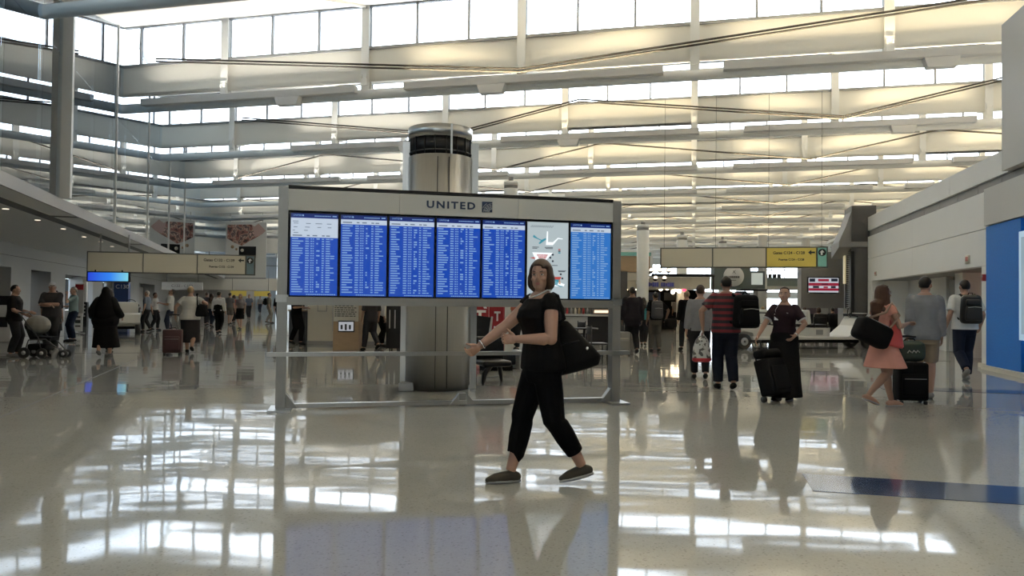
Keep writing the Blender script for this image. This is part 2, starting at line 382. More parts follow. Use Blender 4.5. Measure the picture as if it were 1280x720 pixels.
lbox('slab_edge', M['slab'], S0, S1, GLASS_D - .06, GLASS_D, SOFFIT_Z - .02, SOFFIT_Z + .30, sof)
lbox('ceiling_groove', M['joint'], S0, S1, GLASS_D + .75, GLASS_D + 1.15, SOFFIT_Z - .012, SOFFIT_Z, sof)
for k in range(7):   # cross joints
    lbox('ceiling_groove', M['joint'], 14.2 + 12 * k, 14.5 + 12 * k, GLASS_D + .0, GLASS_D + 1.15, SOFFIT_Z - .016, SOFFIT_Z - .001, sof)
lamp_me = MB().cyl((0, 0, 0), (0, 0, -.012), .085, n=14).mesh('downlight', M['lamp'])
for px, py in ((7, 261), (47, 275), (79, 286), (105, 296), (126, 302), (140, 308)):
    p = ground(px, py, SOFFIT_Z)
    q = Matrix.Rotation(-LA, 3, 'Z') @ p
    link('downlight', lamp_me, sof, (q.x, q.y, SOFFIT_Z))
# tall glass wall
gw = empty('wall_glass', rz=LA, kind='structure')
gp_w = 2.9; gpane = MB().box((0, 0, 0), (.02, gp_w - .012, 4.09)).mesh('pane', M['wallglass'])
s = 2.0
while s < 100:
    for j in range(2):
        link('pane', gpane, gw, (-GLASS_D, s + gp_w / 2, SOFFIT_Z + .31 + 4.1 * (j + .5)))
    s += gp_w
lbox('glass_rail', M['grey'], 2, 100, GLASS_D - .02, GLASS_D + .02, 12.38, 12.5, gw)
q = Matrix.Rotation(-LA, 3, 'Z') @ at(73, 250, 21.3)
MB().box((-GLASS_D + .10, q.y, 8.2), (.34, .22, 8.0)).build('mullion_post', M['white'], gw)
for k in range(1, 5):
    MB().box((-GLASS_D + .03, q.y + 7.5 * k, 8.2), (.05, .05, 8.1)).build('mullion_post', M['steel_white'], gw)
# left lower wall with openings
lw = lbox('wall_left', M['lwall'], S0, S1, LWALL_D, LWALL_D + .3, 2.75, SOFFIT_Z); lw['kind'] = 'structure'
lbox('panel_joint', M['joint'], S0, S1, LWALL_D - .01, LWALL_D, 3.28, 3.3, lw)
q0 = 20.0
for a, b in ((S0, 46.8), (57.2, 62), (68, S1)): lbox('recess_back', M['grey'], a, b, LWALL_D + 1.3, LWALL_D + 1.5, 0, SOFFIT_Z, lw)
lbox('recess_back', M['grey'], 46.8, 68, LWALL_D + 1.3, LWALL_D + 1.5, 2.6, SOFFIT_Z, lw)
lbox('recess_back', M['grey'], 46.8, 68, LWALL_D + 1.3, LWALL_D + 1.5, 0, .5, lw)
wl = empty('window_%d' % (wi + 1), rz=LA, kind='structure'); wi += 1
for a in (46.8, 49.4, 52, 54.6, 62, 64, 66): lbox('pane', M['clear'], a + .04, a + (2.56 if a < 60 else 1.96), LWALL_D + 1.39, LWALL_D + 1.41, .52, 2.58, wl); lbox('mullion', M['mullion'], a - .04, a + .04, LWALL_D + 1.35, LWALL_D + 1.45, .5, 2.6, wl)
edges = [(-12, 30.3, 'd'), (30.3, 31.8, 'w'), (31.8, 40.5, 'r'), (40.5, 43.5, 'w'), (43.5, 47.0, 'r'), (47.0, 50, 'w'), (50, 57, 'o'), (57, 60, 'w'), (60, 70, 'o'), (70, 75, 'w'), (75, 84, 'r'), (84, 140, 'w')]
for a, b, t in edges:
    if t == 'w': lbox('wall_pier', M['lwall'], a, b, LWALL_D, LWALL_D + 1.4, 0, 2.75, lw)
    elif t == 'd': lbox('shop_front', M['dark_metal'], a, b, LWALL_D + .1, LWALL_D + .2, 0, 2.75, lw)
    elif t == 'r': lbox('recess_panel', M['greyl'], a + .3, b - .3, LWALL_D + 1.0, LWALL_D + 1.08, .05, 2.45, lw)
# far end of the left concourse: gallery slab, windows above, bright doors below
FS = 98.0
fw = empty('wall_far_left', rz=LA, kind='structure')
lbox('gallery_slab', M['white'], FS, FS + .4, -6, GLASS_D + 6, 2.5, 4.0, fw)
lbox('lower_wall', M['grey'], FS, FS + .3, 2.4, GLASS_D + 6, 0, 2.5, fw)
lbox('lower_wall', M['grey'], FS, FS + .3, -6, -3.0, 0, 2.5, fw)
wf = empty('window_%d' % (wi + 1), rz=LA, kind='structure'); wi += 1
for k in range(9):
    d0 = -6 + k * 2
    for z in (4.0, 5.6): lbox('pane', M['clear'], FS + .1, FS + .12, d0 + .05, d0 + 1.95, z + .05, z + 1.55, wf)
    lbox('mullion', M['mullion'], FS, FS + .2, d0 - .05, d0 + .05, 4.0, 7.2, wf)
lbox('transom', M['mullion'], FS, FS + .2, -6, 12, 5.55, 5.65, wf)
lbox('window_head', M['white'], FS, FS + .4, -6, 12, 7.2, 9, wf)
lbox('door_glass', M['clear'], FS + .1, FS + .12, -3.0, 2.4, 0.02, 2.5, wf)
# ------------------------------------------------------------------ right wall (in u, v): white panels, vent band, doorway recess, blue end
VL = RWALL_V
def rbx(name, m, v0, v1, u0, u1, z0, z1, parent):
    return MB().box(((v0 + v1) / 2, (u0 + u1) / 2, (z0 + z1) / 2), (v1 - v0, u1 - u0, z1 - z0)).build(name, m, parent)
wr = empty('wall_right', rz=-RA, kind='structure')
OU0, OU1, OZ, WZ = 18.75, 29.3, 2.27, 4.65
for a, b in ((17.3, 20.9), (20.9, 25.0), (25.0, 30.0)):
    rbx('wall_panel', M['wallw'], VL, VL + .25, a + .006, b - .006, 4.15, WZ, wr)
for a, b in ((18.2, 24.2), (24.2, 30.0)):
    rbx('wall_panel', M['wallw'], VL, VL + .25, a + .004, b - .004, 3.10, 3.92, wr)
    rbx('wall_panel', M['wallw'], VL, VL + .25, a + .004, b - .004, OZ, 3.085, wr)
for k in range(14):
    rbx('vent_grille', M['vent'], VL + .06, VL + .25, 11.0 + k * 1.36, 11.0 + k * 1.36 + 1.34, 3.93, 4.14, wr)
rbx('wall_pier', M['wallw'], VL, VL + .5, 18.22, OU0, 0, OZ - .008, wr)
rbx('wall_pier', M['wallw'], VL, VL + .5, OU1, 30.0, 0, OZ - .008, wr)
rbx('wall_core', M['joint'], VL + .26, VL + .4, 8, 30, OZ + .02, 4.6, wr)
rbx('tall_panel', M['wallg'], VL - .12, VL + .3, 8, 17.28, 4.16, 7.2, wr)
rbx('grey_panel', M['wallg'], VL - .14, VL + .3, 8, 18.2, 3.12, 3.92, wr)
# doorway recess with doors and a shop at the near end
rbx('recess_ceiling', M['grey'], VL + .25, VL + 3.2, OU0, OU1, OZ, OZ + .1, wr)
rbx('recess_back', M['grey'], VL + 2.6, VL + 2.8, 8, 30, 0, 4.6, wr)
rbx('recess_side', M['wallw'], VL + .5, VL + 2.6, OU1, OU1 + .2, 0, OZ, wr)
rbx('recess_side', M['dark_metal'], VL + .5, VL + 2.6, OU0 - .3, OU0 - .1, 0, OZ, wr)
rbx('recess_panel', M['wallw'], VL + 1.2, VL + 1.4, 25.2, 29.3, 0, OZ, wr)
rbx('recess_pier', M['wallw'], VL + .7, VL + 1.3, 22.2, 22.8, 0, OZ, wr)
for k in range(2):
    d = rbx('door_leaf', M['grey'], VL + 1.25, VL + 1.33, 22.85 + 1.15 * k, 23.97 + 1.15 * k, 0.01, 2.15, wr)
    d2 = rbx('handle', M['steel'], VL + 1.19, VL + 1.245, 23.0 + 1.75 * k, 23.05 + 1.75 * k, .95, 1.25, d)
rbx('shop_panel', M['red'], VL + 2.4, VL + 2.58, 19, 22.2, 1.2, 2.2, wr)
for k in range(7):
    MB().ell((VL + 2.2, 19.6 + .35 * k, 1.55 + .12 * (k % 3)), (.06, .06, .06)).build('shop_lamp', M['redlamp'] if k % 2 else M['bulb'], wr)
rbx('skirting', M['cream'], VL - .06, VL, 18.22, OU0 + .05, 0, .1, wr)
wr2 = wall('bounce_slab', M['white'], UV(10, VL + 9, 4.5), (17.6, 60, .15), -RA)  # unseen roof slab over the shops, put in to bounce light
# blue portal wall with a light frame screen
bw = empty('blue_wall', UV(0, 0), -RA, 'speckled blue feature wall standing at the right edge', 'wall')
rbx('panel', M['blue'], VL - .1, VL + .3, 16.42, 18.2, .09, 3.1, bw)
rbx('panel', M['blue'], VL - .02, VL + .3, 8.0, 16.4, .09, 3.1, bw)
rbx('plinth', M['cream'], VL - .2, VL + .3, 8.0, 18.21, 0, .09, bw)
fr = rbx('light_frame', mat('frame_lit', (.45, .62, .8), .5, emit=.35), VL - .2, VL - .02, 13.0, 16.25, .72, 2.81, bw)
rbx('glass_screen', mat('pale_screen', (.35, .5, .62), .2, emit=.3), VL - .22, VL - .2, 13.1, 16.1, .84, 2.69, fr)
# small red signs, strobe on the white wall
for u, z, h, lb in ((19.6, 2.47, .2, 'small pale placard with red print above the doorway near end'), (28.7, 2.5, .16, 'small pale placard with red print above the doorway far end')):
    s = tag(MB().rbox((0, 0, 0), (.03, .26, h), .008, 1).build('wall_placard', M['cream'], loc=UV(u, VL - .016, z), rz=-RA), lb, 'sign')
    MB().box((-.018, 0, .01), (.004, .16, h * .5)).build('print', mat('placard_red', (.5, .16, .13), .6), s)
st = empty('fire_alarm', UV(18.45, VL - .05, 2.0), -RA, 'red fire alarm strobe on the white pier beside the blue wall', 'alarm')
MB().rbox((.0, 0, 0), (.09, .12, .15), .015).build('housing', mat('alarm_red', (.30, .01, .015), .4), st)
MB().rbox((-.05, 0, .03), (.03, .06, .05), .01).build('strobe_lens', M['greyl'], st)
# ------------------------------------------------------------------ dark louvred storefront at the far end of the right wall
ds = empty('storefront', UV(0, 0), -RA, 'dark storefront with louvred end standing past the white wall', 'storefront')
rbx('side_wall', M['dark_metal'], VL - .55, VL + .3, 30.05, 31.4, 3.4, 5.1, ds)
rbx('body', M['dark_metal'], VL - .45, VL + 1.5, 30.05, 31.4, 0, 3.4, ds)
MB().prism([(0, 30.0, 3.75), (0, 31.6, 3.75), (0, 31.6, 3.2), (0, 30.0, 3.55)], (VL - 1.0, 0, 0), (VL + .2, 0, 0)).build('canopy', M['vent'], ds)
MB().prism([(VL - 1.0, 0, 3.72), (VL - .55, 0, 3.72), (VL - .55, 0, 4.9), (VL - .75, 0, 4.3)], (0, 30.1, 0), (0, 31.4, 0)).build('canopy_fin', M['vent'], ds)
for k in range(34):
    rbx('louvre', M['greyl'], VL - .53, VL - .46, 30.45, 31.1, .9 + .075 * k, .925 + .075 * k, ds)
rbx('louvre_post', M['black'], VL - .56, VL - .44, 31.15, 31.3, 0, 3.5, ds)
rbx('louvre_post', M['black'], VL - .56, VL - .44, 30.1, 30.35, 0, 3.5, ds)
rbx('counter_box', M['vent'], VL - .8, VL - .46, 30.2, 31.3, 0, 1.25, ds)
rbx('lit_window', mat('shop_glow', (.7, .6, .35), .4, emit=.35), VL - .62, VL - .57, 31.0, 31.3, 2.2, 3.3, ds)
# ------------------------------------------------------------------ hanging gate signs
def gate_sign(name, pL, pR, z0, z1, label, lines, arrow_px, end, hang_z, frac):
    """pL, pR: ends on plan (world), faces the viewer"""
    d = (pR - pL); w_ = d.length; rz = math.atan2(d.y, d.x); h = z1 - z0
    r = empty(name, (pL.x, pL.y, z0), rz, label, 'sign')
    xs = [0, w_ * .322, w_ * .645, w_]
    cols = ['beige', 'beige', 'yellow' if end == 'y' else 'beige']
    MB().box((w_ / 2, .08, h / 2), (w_ + .06, .1, h + .06)).build('case', M['signframe'], r)
    for i in range(3):
        x1 = xs[i + 1] - (.35 if i == 2 else 0)
        pn = MB().box(((xs[i] + x1) / 2, 0, h / 2), (x1 - xs[i] - .05, .08, h - .04)).build('panel', M[cols[i]], r)
        if i == 2:
            for t, sz, x, z in lines:
                o = link('lettering', text_mesh('lettering', t, sz, M['ink'], .002, bold=.004), pn, (xs[2] + (x1 - xs[2]) * x, -.043, h * z))
            ax = x1 - .16
            MB().prism([(ax - .13, 0, 0), (ax - .02, 0, .09), (ax - .02, 0, .03), (ax + .1, 0, .03), (ax + .1, 0, -.03), (ax - .02, 0, -.03), (ax - .02, 0, -.09)], (0, -.045, h * .74), (0, -.04, h * .74)).build('arrow', M['ink'], pn)
            MB().cyl((ax + .34, -.046, h * .74), (ax + .34, -.04, h * .74), .13, n=20).build('symbol_disc', M['ink'], r)
            MB().prism([(ax + .34 - .09, 0, 0), (ax + .34, 0, .09), (ax + .41, 0, 0), (ax + .35, 0, .0), (ax + .35, 0, -.09), (ax + .29, 0, -.09), (ax + .29, 0, 0)], (0, -.05, h * .74), (0, -.047, h * .74)).build('symbol_arrow', M['whiteprint'], r)
    MB().box((w_ - .17, 0, h / 2), (.28, .08, h - .04)).build('end_panel', M['teal'] if end == 'y' else mat('sign_slate', (.16, .24, .27), .5), r)
    for x in frac: MB().cyl((w_ * x, .08, h), (w_ * x, .08, hang_z - z0), .035 if hang_z < 5 else .006, n=8).build('hanger', M['greyl'] if hang_z < 5 else M['rod'], r)
    return r
a, b = at(826, 334, 27.6), at(1034, 334, 26.2)
gate_sign('gate_sign', a, b, (a.z + b.z) / 2, (a.z + b.z) / 2 + .70, 'hanging gate sign of two beige panels and a yellow one, right concourse',
          [('Gates C124 - C128', .135, .45, .72), ('Puertas C124 - C128', .10, .50, .38)], 0, 'y', 9.0, (.02, .34, .66, .97))
a, b = at(109, 340, 29.2), at(318, 343, 30.8)
gate_sign('gate_sign', a, b, (a.z + b.z) / 2, (a.z + b.z) / 2 + .78, 'hanging gate sign of three beige panels, left concourse',
          [('Gates C132 - C139', .15, .45, .72), ('Puertas C132 - C139', .11, .50, .38)], 0, 'b', SOFFIT_Z, (.07, .235))
# blue monitor under the left sign
p = at(136, 346, 29.15)
mo = empty('hanging_monitor', p, R(6), 'blue lit monitor hung under the left gate sign', 'monitor')
MB().rbox((0, 0, 0), (1.62, .12, .40), .02).build('case', M['black'], mo)
scr = bpy.data.materials.new('monitor_gradient'); scr.use_nodes = True; t = scr.node_tree; bs = t.nodes['Principled BSDF']
tc = t.nodes.new('ShaderNodeTexCoord'); sx = t.nodes.new('ShaderNodeSeparateXYZ'); rp = t.nodes.new('ShaderNodeValToRGB')
rp.color_ramp.elements[0].color = (.02, .05, .55, 1); rp.color_ramp.elements[1].color = (.18, .55, .65, 1); e = rp.color_ramp.elements.new(.55); e.color = (.03, .20, .75, 1)
t.links.new(tc.outputs['Generated'], sx.inputs[0]); t.links.new(sx.outputs[0], rp.inputs[0]); t.links.new(rp.outputs[0], bs.inputs['Emission Color']); bs.inputs['Emission Strength'].default_value = .9; bs.inputs['Base Color'].default_value = (0, 0, 0, 1)
MB().box((0, -.064, 0), (1.5, .006, .33)).build('screen', scr, mo)
for x in (-.5, .5): MB().cyl((x, .0, .2), (x, 0, .27), .03, n=8).build('bracket', M['black'], mo)
# ------------------------------------------------------------------ flight information board
BL, BR = ground(350.5, 512), ground(767, 503)
bd = BR - BL; BW = bd.length; brz = math.atan2(bd.y, bd.x)
board = empty('flight_board', (BL.x, BL.y, 0), brz, 'wide flight information board of seven upright screens on a steel stand', 'board')
BT = at(352, 234, BL.y).z; SB = at(352, 375, BL.y).z
PWD = .115
for x in (0, BW):
    f = MB().box((x, .0, BT / 2), (PWD, .16, BT)).build('post', M['steel_d'], board)
    MB().prism([(x + (.06 if x == 0 else -.06), 0, 0.02), (x + (.2 if x == 0 else -.2), 0, .02), (x + (.06 if x == 0 else -.06), 0, .2)], (0, -.05, 0), (0, .05, 0)).build('gusset', M['steel_d'], f)
    MB().box((x, 0, SB + .02), (PWD + .03, .18, .09)).build('collar', M['steel'], f)
    MB().box((x, -.02, .012), (.26, .5, .024)).build('foot_plate', M['steel'], f)
mp = MB().box((BW * .52, .03, .08), (.09, .06, .16)).build('mid_post', M['steel_d'], board)
for s_ in (-1, 1): MB().prism([(BW * .52 + s_ * .05, 0, .02), (BW * .52 + s_ * .17, 0, .02), (BW * .52 + s_ * .05, 0, .16)], (0, -.06, 0), (0, .04, 0)).build('gusset', M['steel'], mp)
RZ = at(350, 442, BL.y).z
MB().box((BW / 2, -.14, RZ), (BW + .32, .05, .05)).build('hand_rail', M['steel'], board)
for x in (0, BW): MB().box((x, -.1, RZ), (.05, .1, .04)).build('rail_bracket', M['steel'], board)
MB().box((BW / 2, 0, .045), (BW + .1, .07, .05)).build('base_rail', M['steel'], board)
MB().box((BW / 2, .02, (BT + SB) / 2 - .02), (BW - PWD, .10, BT - SB - .05)).build('back_case', M['black'], board)
MB().box((BW / 2, -.03, SB - .01), (BW - PWD, .14, .10)).build('lower_beam', M['steel_d'], board)
HD0 = at(360, 264, BL.y).z
hx = [PWD / 2 + .0, BW * .325, BW * .682, BW - PWD / 2]
for i in range(3):
    hp = MB().box(((hx[i] + hx[i + 1]) / 2, -.05, (HD0 + BT) / 2 - .01), (hx[i + 1] - hx[i] - .004, .06, BT - HD0 - .035)).build('header_panel', M['header'], board)
    if i == 1:
        zc = (HD0 + BT) / 2 - .005; xc = BW * .5
        link('lettering', text_mesh('lettering', 'UNITED', .125, M['navy'], .003, sx=1.18, bold=.004, track=1.28), hp, (BW * .476, -.083, zc))
        LX = BW * .585; q = .068
        lg = MB().box((LX, -.082, zc), (.136, .006, .136)).build('globe_emblem', M['navy'], hp)
        g = MB()
        for k in range(6):   # globe meridians and parallels sweeping from the lower right
            pts = []; r = .05 + .022 * k
            for j in range(9):
                a_ = R(90 + 90 * j / 8); x_ = LX + q - r * math.sin(a_ - R(90)) * .98; z_ = zc - q + r * math.cos(a_ - R(90)) * .98
                if x_ < LX - q + .004 or z_ > zc + q * .75: continue
                pts.append((x_, -.0865, z_))
            if len(pts) > 2: g.tube(pts, .0022, 4)
        for k in range(4):
            pts = [(LX + q - .13 * t_ * math.cos(R(15 + 20 * k)), -.0865, zc - q + .115 * t_ * math.sin(R(15 + 20 * k)) + .0) for t_ in (.3, .6, .95)]
            g.tube(pts, .0022, 4)
        g.build('globe_lines', M['whiteprint'], hp)
MB().box((BW / 2, 0, BT), (BW - PWD, .17, .035)).build('top_cap', M['black'], board)
EM = .8
sb = mat('screen_blue', (0, 0, 0), .3, emit=.62 * EM, ecol=(.014, .10, .66))
sb2 = mat('screen_light_blue', (0, 0, 0), .3, emit=.70 * EM, ecol=(.045, .24, .74))
sdk = mat('screen_dark_blue', (0, 0, 0), .3, emit=.4 * EM, ecol=(.008, .04, .32))
swh = mat('screen_white', (0, 0, 0), .3, emit=.68 * EM, ecol=(.72, .84, 1))
stx = mat('screen_text', (0, 0, 0), .3, emit=.62 * EM, ecol=(.36, .60, 1))
spa = mat('screen_map_paper', (0, 0, 0), .3, emit=.60 * EM, ecol=(.70, .82, .86))
sgr = mat('screen_grey_text', (0, 0, 0), .3, emit=.4, ecol=(.25, .32, .45))
sred = mat('screen_red', (0, 0, 0), .3, emit=.5, ecol=(.75, .12, .10)); stl = mat('screen_teal', (0, 0, 0), .3, emit=.5, ecol=(.06, .42, .55)); sbk = mat('screen_black', (0, 0, 0), .3, emit=.2, ecol=(.06, .08, .14)); sor = mat('screen_orange', (0, 0, 0), .3, emit=.5, ecol=(.9, .4, .15))
X0, X1 = PWD / 2 + .015, BW - PWD / 2 - .015
PITCHX = (X1 - X0) / 7; Z0, Z1 = SB + .045, HD0 - .012
rnd = random.Random(3)
def dashes(mb, x, z, w_, h, y=-.0765): mb.quad((x, y, z), (x + w_, y, z), (x + w_, y, z + h), (x, y, z + h))
for i in range(7):
    x0 = X0 + PITCHX * i; cx = x0 + PITCHX / 2; wv = PITCHX - .035; l = cx - wv / 2
    sc = MB().box((cx, -.035, (Z0 + Z1) / 2), (PITCHX - .006, .07, Z1 - Z0)).build('screen', M['black'], board)
    zt, zb = Z1 - .014, Z0 + .014; H = zt - zb
    if i == 5:
        MB().box((cx, -.072, (zb + zt) / 2), (wv, .004, H)).build('display', spa, sc)
        def flat(name, pts, m): MB().prism([(l + wv * a_, -.0755, zb + H * b_) for a_, b_ in pts], (0, 0, 0), (0, -.001, 0)).build(name, m, sc)
        flat('map_pier', [(.15, .83), (.24, .79), (.34, .765), (.44, .79), (.46, .775), (.30, .71), (.27, .72), (.33, .755), (.2, .785), (.13, .80)], stl)
        w2 = mat('screen_map_white', (0, 0, 0), .3, emit=.85, ecol=(.9, .96, 1))
        flat('map_pier', [(.47, .88), (.50, .88), (.50, .74), (.62, .74), (.74, .80), (.86, .79), (.86, .78), (.75, .785), (.62, .70), (.45, .70)], w2)
        flat('map_terminal', [(.12, .60), (.62, .60), (.46, .50), (.46, .40), (.62, .24), (.92, .19), (.90, .16), (.3, .16), (.36, .45), (.2, .5)], w2)
        flat('map_zone', [(.22, .575), (.50, .575), (.42, .49), (.32, .49)], sred)
        flat('map_zone', [(.05, .53), (.2, .54), (.2, .51)], sred); flat('map_zone', [(.62, .285), (.84, .285), (.8, .25), (.66, .25)], sred)
        flat('map_zone', [(.66, .25), (.8, .25), (.74, .18), (.9, .16), (.82, .15), (.68, .18)], stl); flat('map_zone', [(.76, .245), (.80, .245), (.82, .19), (.78, .19)], sor)
        d = MB()
        for k in range(22): dashes(d, l + wv * (.08 + .025 * k), zt - H * (.055 if k % 2 else .07), wv * .018, H * .010)
        for a_, b_, c_ in ((.12, .665, .16), (.12, .65, .12), (.42, .665, .2), (.44, .65, .18), (.6, .43, .14), (.75, .36, .2), (.76, .35, .16), (.12, .03, .2)):
            dashes(d, l + wv * a_, zb + H * b_, wv * c_, H * .008)
        d.build('fine_print', sbk, sc)['kind'] = 'stuff'
        for a_, b_ in ((.62, .575), (.56, .535), (.62, .49), (.47, .47), (.54, .40), (.82, .32), (.86, .265)):
            MB().cyl((l + wv * a_, -.0765, zb + H * b_), (l + wv * a_, -.075, zb + H * b_), .014, n=10).build('map_marker', sbk, sc)
        for k, m_ in enumerate((sred, sbk, stl)): MB().box((l + wv * .78, -.0755, zb + H * (.645 - .022 * k)), (.03, .002, .016)).build('map_key', m_, sc)
        continue
    MB().box((cx, -.072, (zb + zt) / 2), (wv, .004, H)).build('display', sb2 if i == 6 else sb, sc)
    MB().box((cx, -.0745, zt - H * .027), (wv, .002, H * .054)).build('title_bar', sdk, sc)
    link('title_text', text_mesh('title_text', 'UNITED', .028, stx, .0005), sc, (l + wv * .14, -.0765, zt - H * .025))
    MB().cyl((l + wv * .255, -.0765, zt - H * .025), (l + wv * .255, -.0755, zt - H * .025), .011, n=8).build('title_emblem', stx, sc)
    hh = .235 if i == 0 else .058
    MB().box((cx, -.0745, zt - H * (.056 + hh * .5)), (wv, .002, H * hh)).build('column_header', swh, sc)
    d = MB(); g = MB()
    for k in range(10): dashes(d, l + wv * (.50 + .035 * k), zt - H * .034, wv * (.026), H * .011)
    dashes(d, l + wv * .88, zt - H * .034, wv * .09, H * .013)
    zz = zt - H * (.056 + hh)
    for a_, c_ in ((.04, .2), (.34, .06), (.46, .1), (.66, .06), (.75, .08)): dashes(g, l + wv * a_, zz + H * .015, wv * c_, H * .014)
    if i == 0:
        for a_, b_, c_ in ((.04, .19, .12), (.06, .165, .1), (.32, .165, .1), (.52, .165, .14), (.76, .165, .1), (.06, .12, .08), (.3, .12, .1), (.56, .12, .08), (.78, .12, .08), (.04, .08, .05), (.28, .08, .08), (.06, .05, .1)): dashes(g, l + wv * a_, zz + H * b_, wv * c_, H * .008)
    rows = 28 if i else 23; rh = (zz - zb - H * .035) / rows
    for r_ in range(rows):
        z = zz - rh * (r_ + .85); hgt = rh * .42
        dashes(d, l + wv * .03, z, wv * rnd.uniform(.10, .24), hgt)
        for a_, c_ in ((.31, .085), (.42, .035), (.465, .03), (.66, .05), (.745, .10)):
            dashes(d, l + wv * a_, z, wv * c_ * rnd.uniform(.8, 1), hgt)
        if rnd.random() < .6: dashes(d, l + wv * .545, z, wv * rnd.choice((.03, .07)), hgt * 1.3)
        if rnd.random() < .4: dashes(d, l + wv * .84, z, wv * rnd.uniform(.05, .1), hgt * .9)
    for k in range(14): dashes(d, l + wv * (.34 + .045 * k), zb + H * .008, wv * .036, H * .010)
    d.build('departure_rows', stx, sc)['kind'] = 'stuff'; g.build('header_print', sgr, sc)['kind'] = 'stuff'
# ------------------------------------------------------------------ silver air column behind the board
c0 = ground(548, 490); CY = c0.y + .5; cc = at(548, 400, CY); ct = at(549, 163, CY).z; cr = .5
ac = empty('air_column', (cc.x, CY, 0), R(6), 'round brushed silver air column with black grille ring behind the board', 'column')
g0, g1 = at(549, 199, CY).z, at(549, 177, CY).z
b = MB(); 
b.chain([((0, 0, .0), cr - .03), ((0, 0, .06), cr - .03), ((0, 0, .061), cr), ((0, 0, g0), cr)], 40); b.build('shaft', M['steel'], ac)
MB().chain([((0, 0, g0), cr - .03), ((0, 0, g1 + .02), cr - .03)], 40).build('grille', M['black'], ac)
MB().chain([((0, 0, g1), cr), ((0, 0, ct), cr), ((0, 0, ct + .001), cr - .02), ((0, 0, ct - .03), cr - .05)], 40).build('cap', M['steel'], ac)
MB().chain([((0, 0, g0 + .05), cr - .012), ((0, 0, g0 + .07), cr - .012)], 40).build('grille_ring', M['dark_metal'], ac)
for a_ in range(0, 360, 20): MB().box(((cr - .015) * math.cos(R(a_)), (cr - .015) * math.sin(R(a_)), (g0 + g1) / 2), (.02, .012, g1 - g0), rz=R(a_)).build('grille_fin', M['black'], ac)
MB().box((.16 * cr * 2, -cr * .95, (g0 + ct) / 2 + .0), (.03, .03, ct - g0)).build('clip_strip', M['steel'], ac)
for a_ in (-75, -95, 140): MB().box((cr * math.cos(R(a_)), cr * math.sin(R(a_)), g0 / 2), (.012, .012, g0 - .1), rz=R(a_)).build('seam', M['dark_metal'], ac)
MB().box((.28, .24, ct * .475), (.62, .62, ct * .95)).build('duct_casing', M['steel'], ac)
MB().box((-.48, .22, ct * .475), (.2, .5, ct * .95)).build('duct_casing', M['steel'], ac)
# floor box beside the column
tag(MB().rbox((0, 0, .06), (.22, .2, .12), .015).build('floor_box', M['greyl'], loc=ground(508, 488)), 'small pale box on the floor at the foot of the silver column', 'box')
ORD = ('first', 'second', 'third', 'fourth', 'fifth', 'sixth', 'seventh', 'eighth', 'ninth', 'tenth')
LORD = ('first', 'second', 'third', 'fourth', 'fifth', 'seventh', 'eighth', 'sixth')
# ------------------------------------------------------------------ white round air columns in the middle of the hall
for px, Y, ty, wpx, lb in ((803, 33, 281, 15, 'tall white round air column rising through the food canopy'), (852, 38, 294, 13, 'white round air column showing above the beige sign panel'), (903, 46, 299, 10, 'white round air column seen small above the right beige panel'), (637, 26, 227, 18, 'white round air column showing just above the board top edge')):
    c = at(px, 380, Y); r = wpx / F_PX * Y / 2; h = at(px, ty, Y).z
    o = empty('air_column', (c.x, c.y, 0), 0, lb, 'column', )
    MB().chain([((0, 0, 0), r), ((0, 0, h - .25), r)], 20).build('shaft', M['steel_white'], o)
    MB().chain([((0, 0, h - .25), r * .95), ((0, 0, h - .15), r * .95)], 20).build('grille', M['vent'], o)
    MB().chain([((0, 0, h - .15), r), ((0, 0, h - .02), r), ((0, 0, h), r * .9)], 20).build('cap', M['steel_white'], o)
    MB().cyl((0, 0, h), (0, 0, h + .15), r * .35, n=10).build('stub', M['grey'], o)
# ------------------------------------------------------------------ centre block behind the board
pl, pr = ground(384, 430), ground(470, 431)
rz = math.atan2(pr.y - pl.y, pr.x - pl.x); L = (pr - pl).length
kb = empty('service_block', (pl.x, pl.y, 0), rz, 'cream walled service block standing behind the flight board', 'wall block')
MB().box((L / 2 + .9, 1.5, 1.55), (L + 1.8, 3, 2.9)).build('walls', M['cream'], kb); MB().box((L / 2 + .9, 1.5, .05), (L + 1.82, 3.02, .1)).build('skirting', M['grey'], kb)
nf = MB().box((.45, -.02, 1.17), (.29, .02, .34)).build('notice_frame', M['grey'], kb); MB().box((.45, -.035, 1.17), (.25, .012, .30)).build('notice', M['cream'], nf)
MB().box((.80, -.04, .85), (.05, .06, .9)).build('lit_strip', M['greyl'], kb)
pl, pr = ground(416, 438), ground(449, 438); L = (pr - pl).length
kk = empty('wooden_kiosk', (pl.x, pl.y, 0), rz, 'light wooden kiosk with two screens in front of the cream block', 'kiosk')
MB().box((L / 2, .3, 1.0), (L, .6, 2.0)).build('body', M['wood'], kk)
MB().box((L / 2, -.01, 1.08), (L * .96, .02, .60)).build('poster', M['cream'], kk)
for z, h in ((1.36, .2), (.65, .30)):
    s = MB().box((L * .52, -.035, z), (L * .62, .04, h)).build('monitor', M['black'], kk); MB().box((L * .52, -.058, z), (L * .57, .006, h * .8)).build('display', mat('kiosk_screen', (.5, .5, .5), .4, emit=.25, ecol=(.8, .85, 1)), s)
    for k in range(3): MB().box((L * (.35 + .16 * k), -.063, z - .02), (.055, .006, h * (.4 if k != 1 else .55))).build('pictogram', M['ink'], s)
d = MB(); rnd = random.Random(5)
for r_ in range(6):
    x = L * .06
    while x < L * .9:
        w_ = rnd.uniform(.03, .1)
        if x + w_ > L * .93: break
        d.box((x + w_ / 2, -.022, 1.20 - .055 * r_), (w_, .004, .022)); x += w_ + .02
d.build('poster_print', M['ink'], kk)['kind'] = 'stuff'
pl, pr = ground(482, 438), ground(501, 438); L = (pr - pl).length
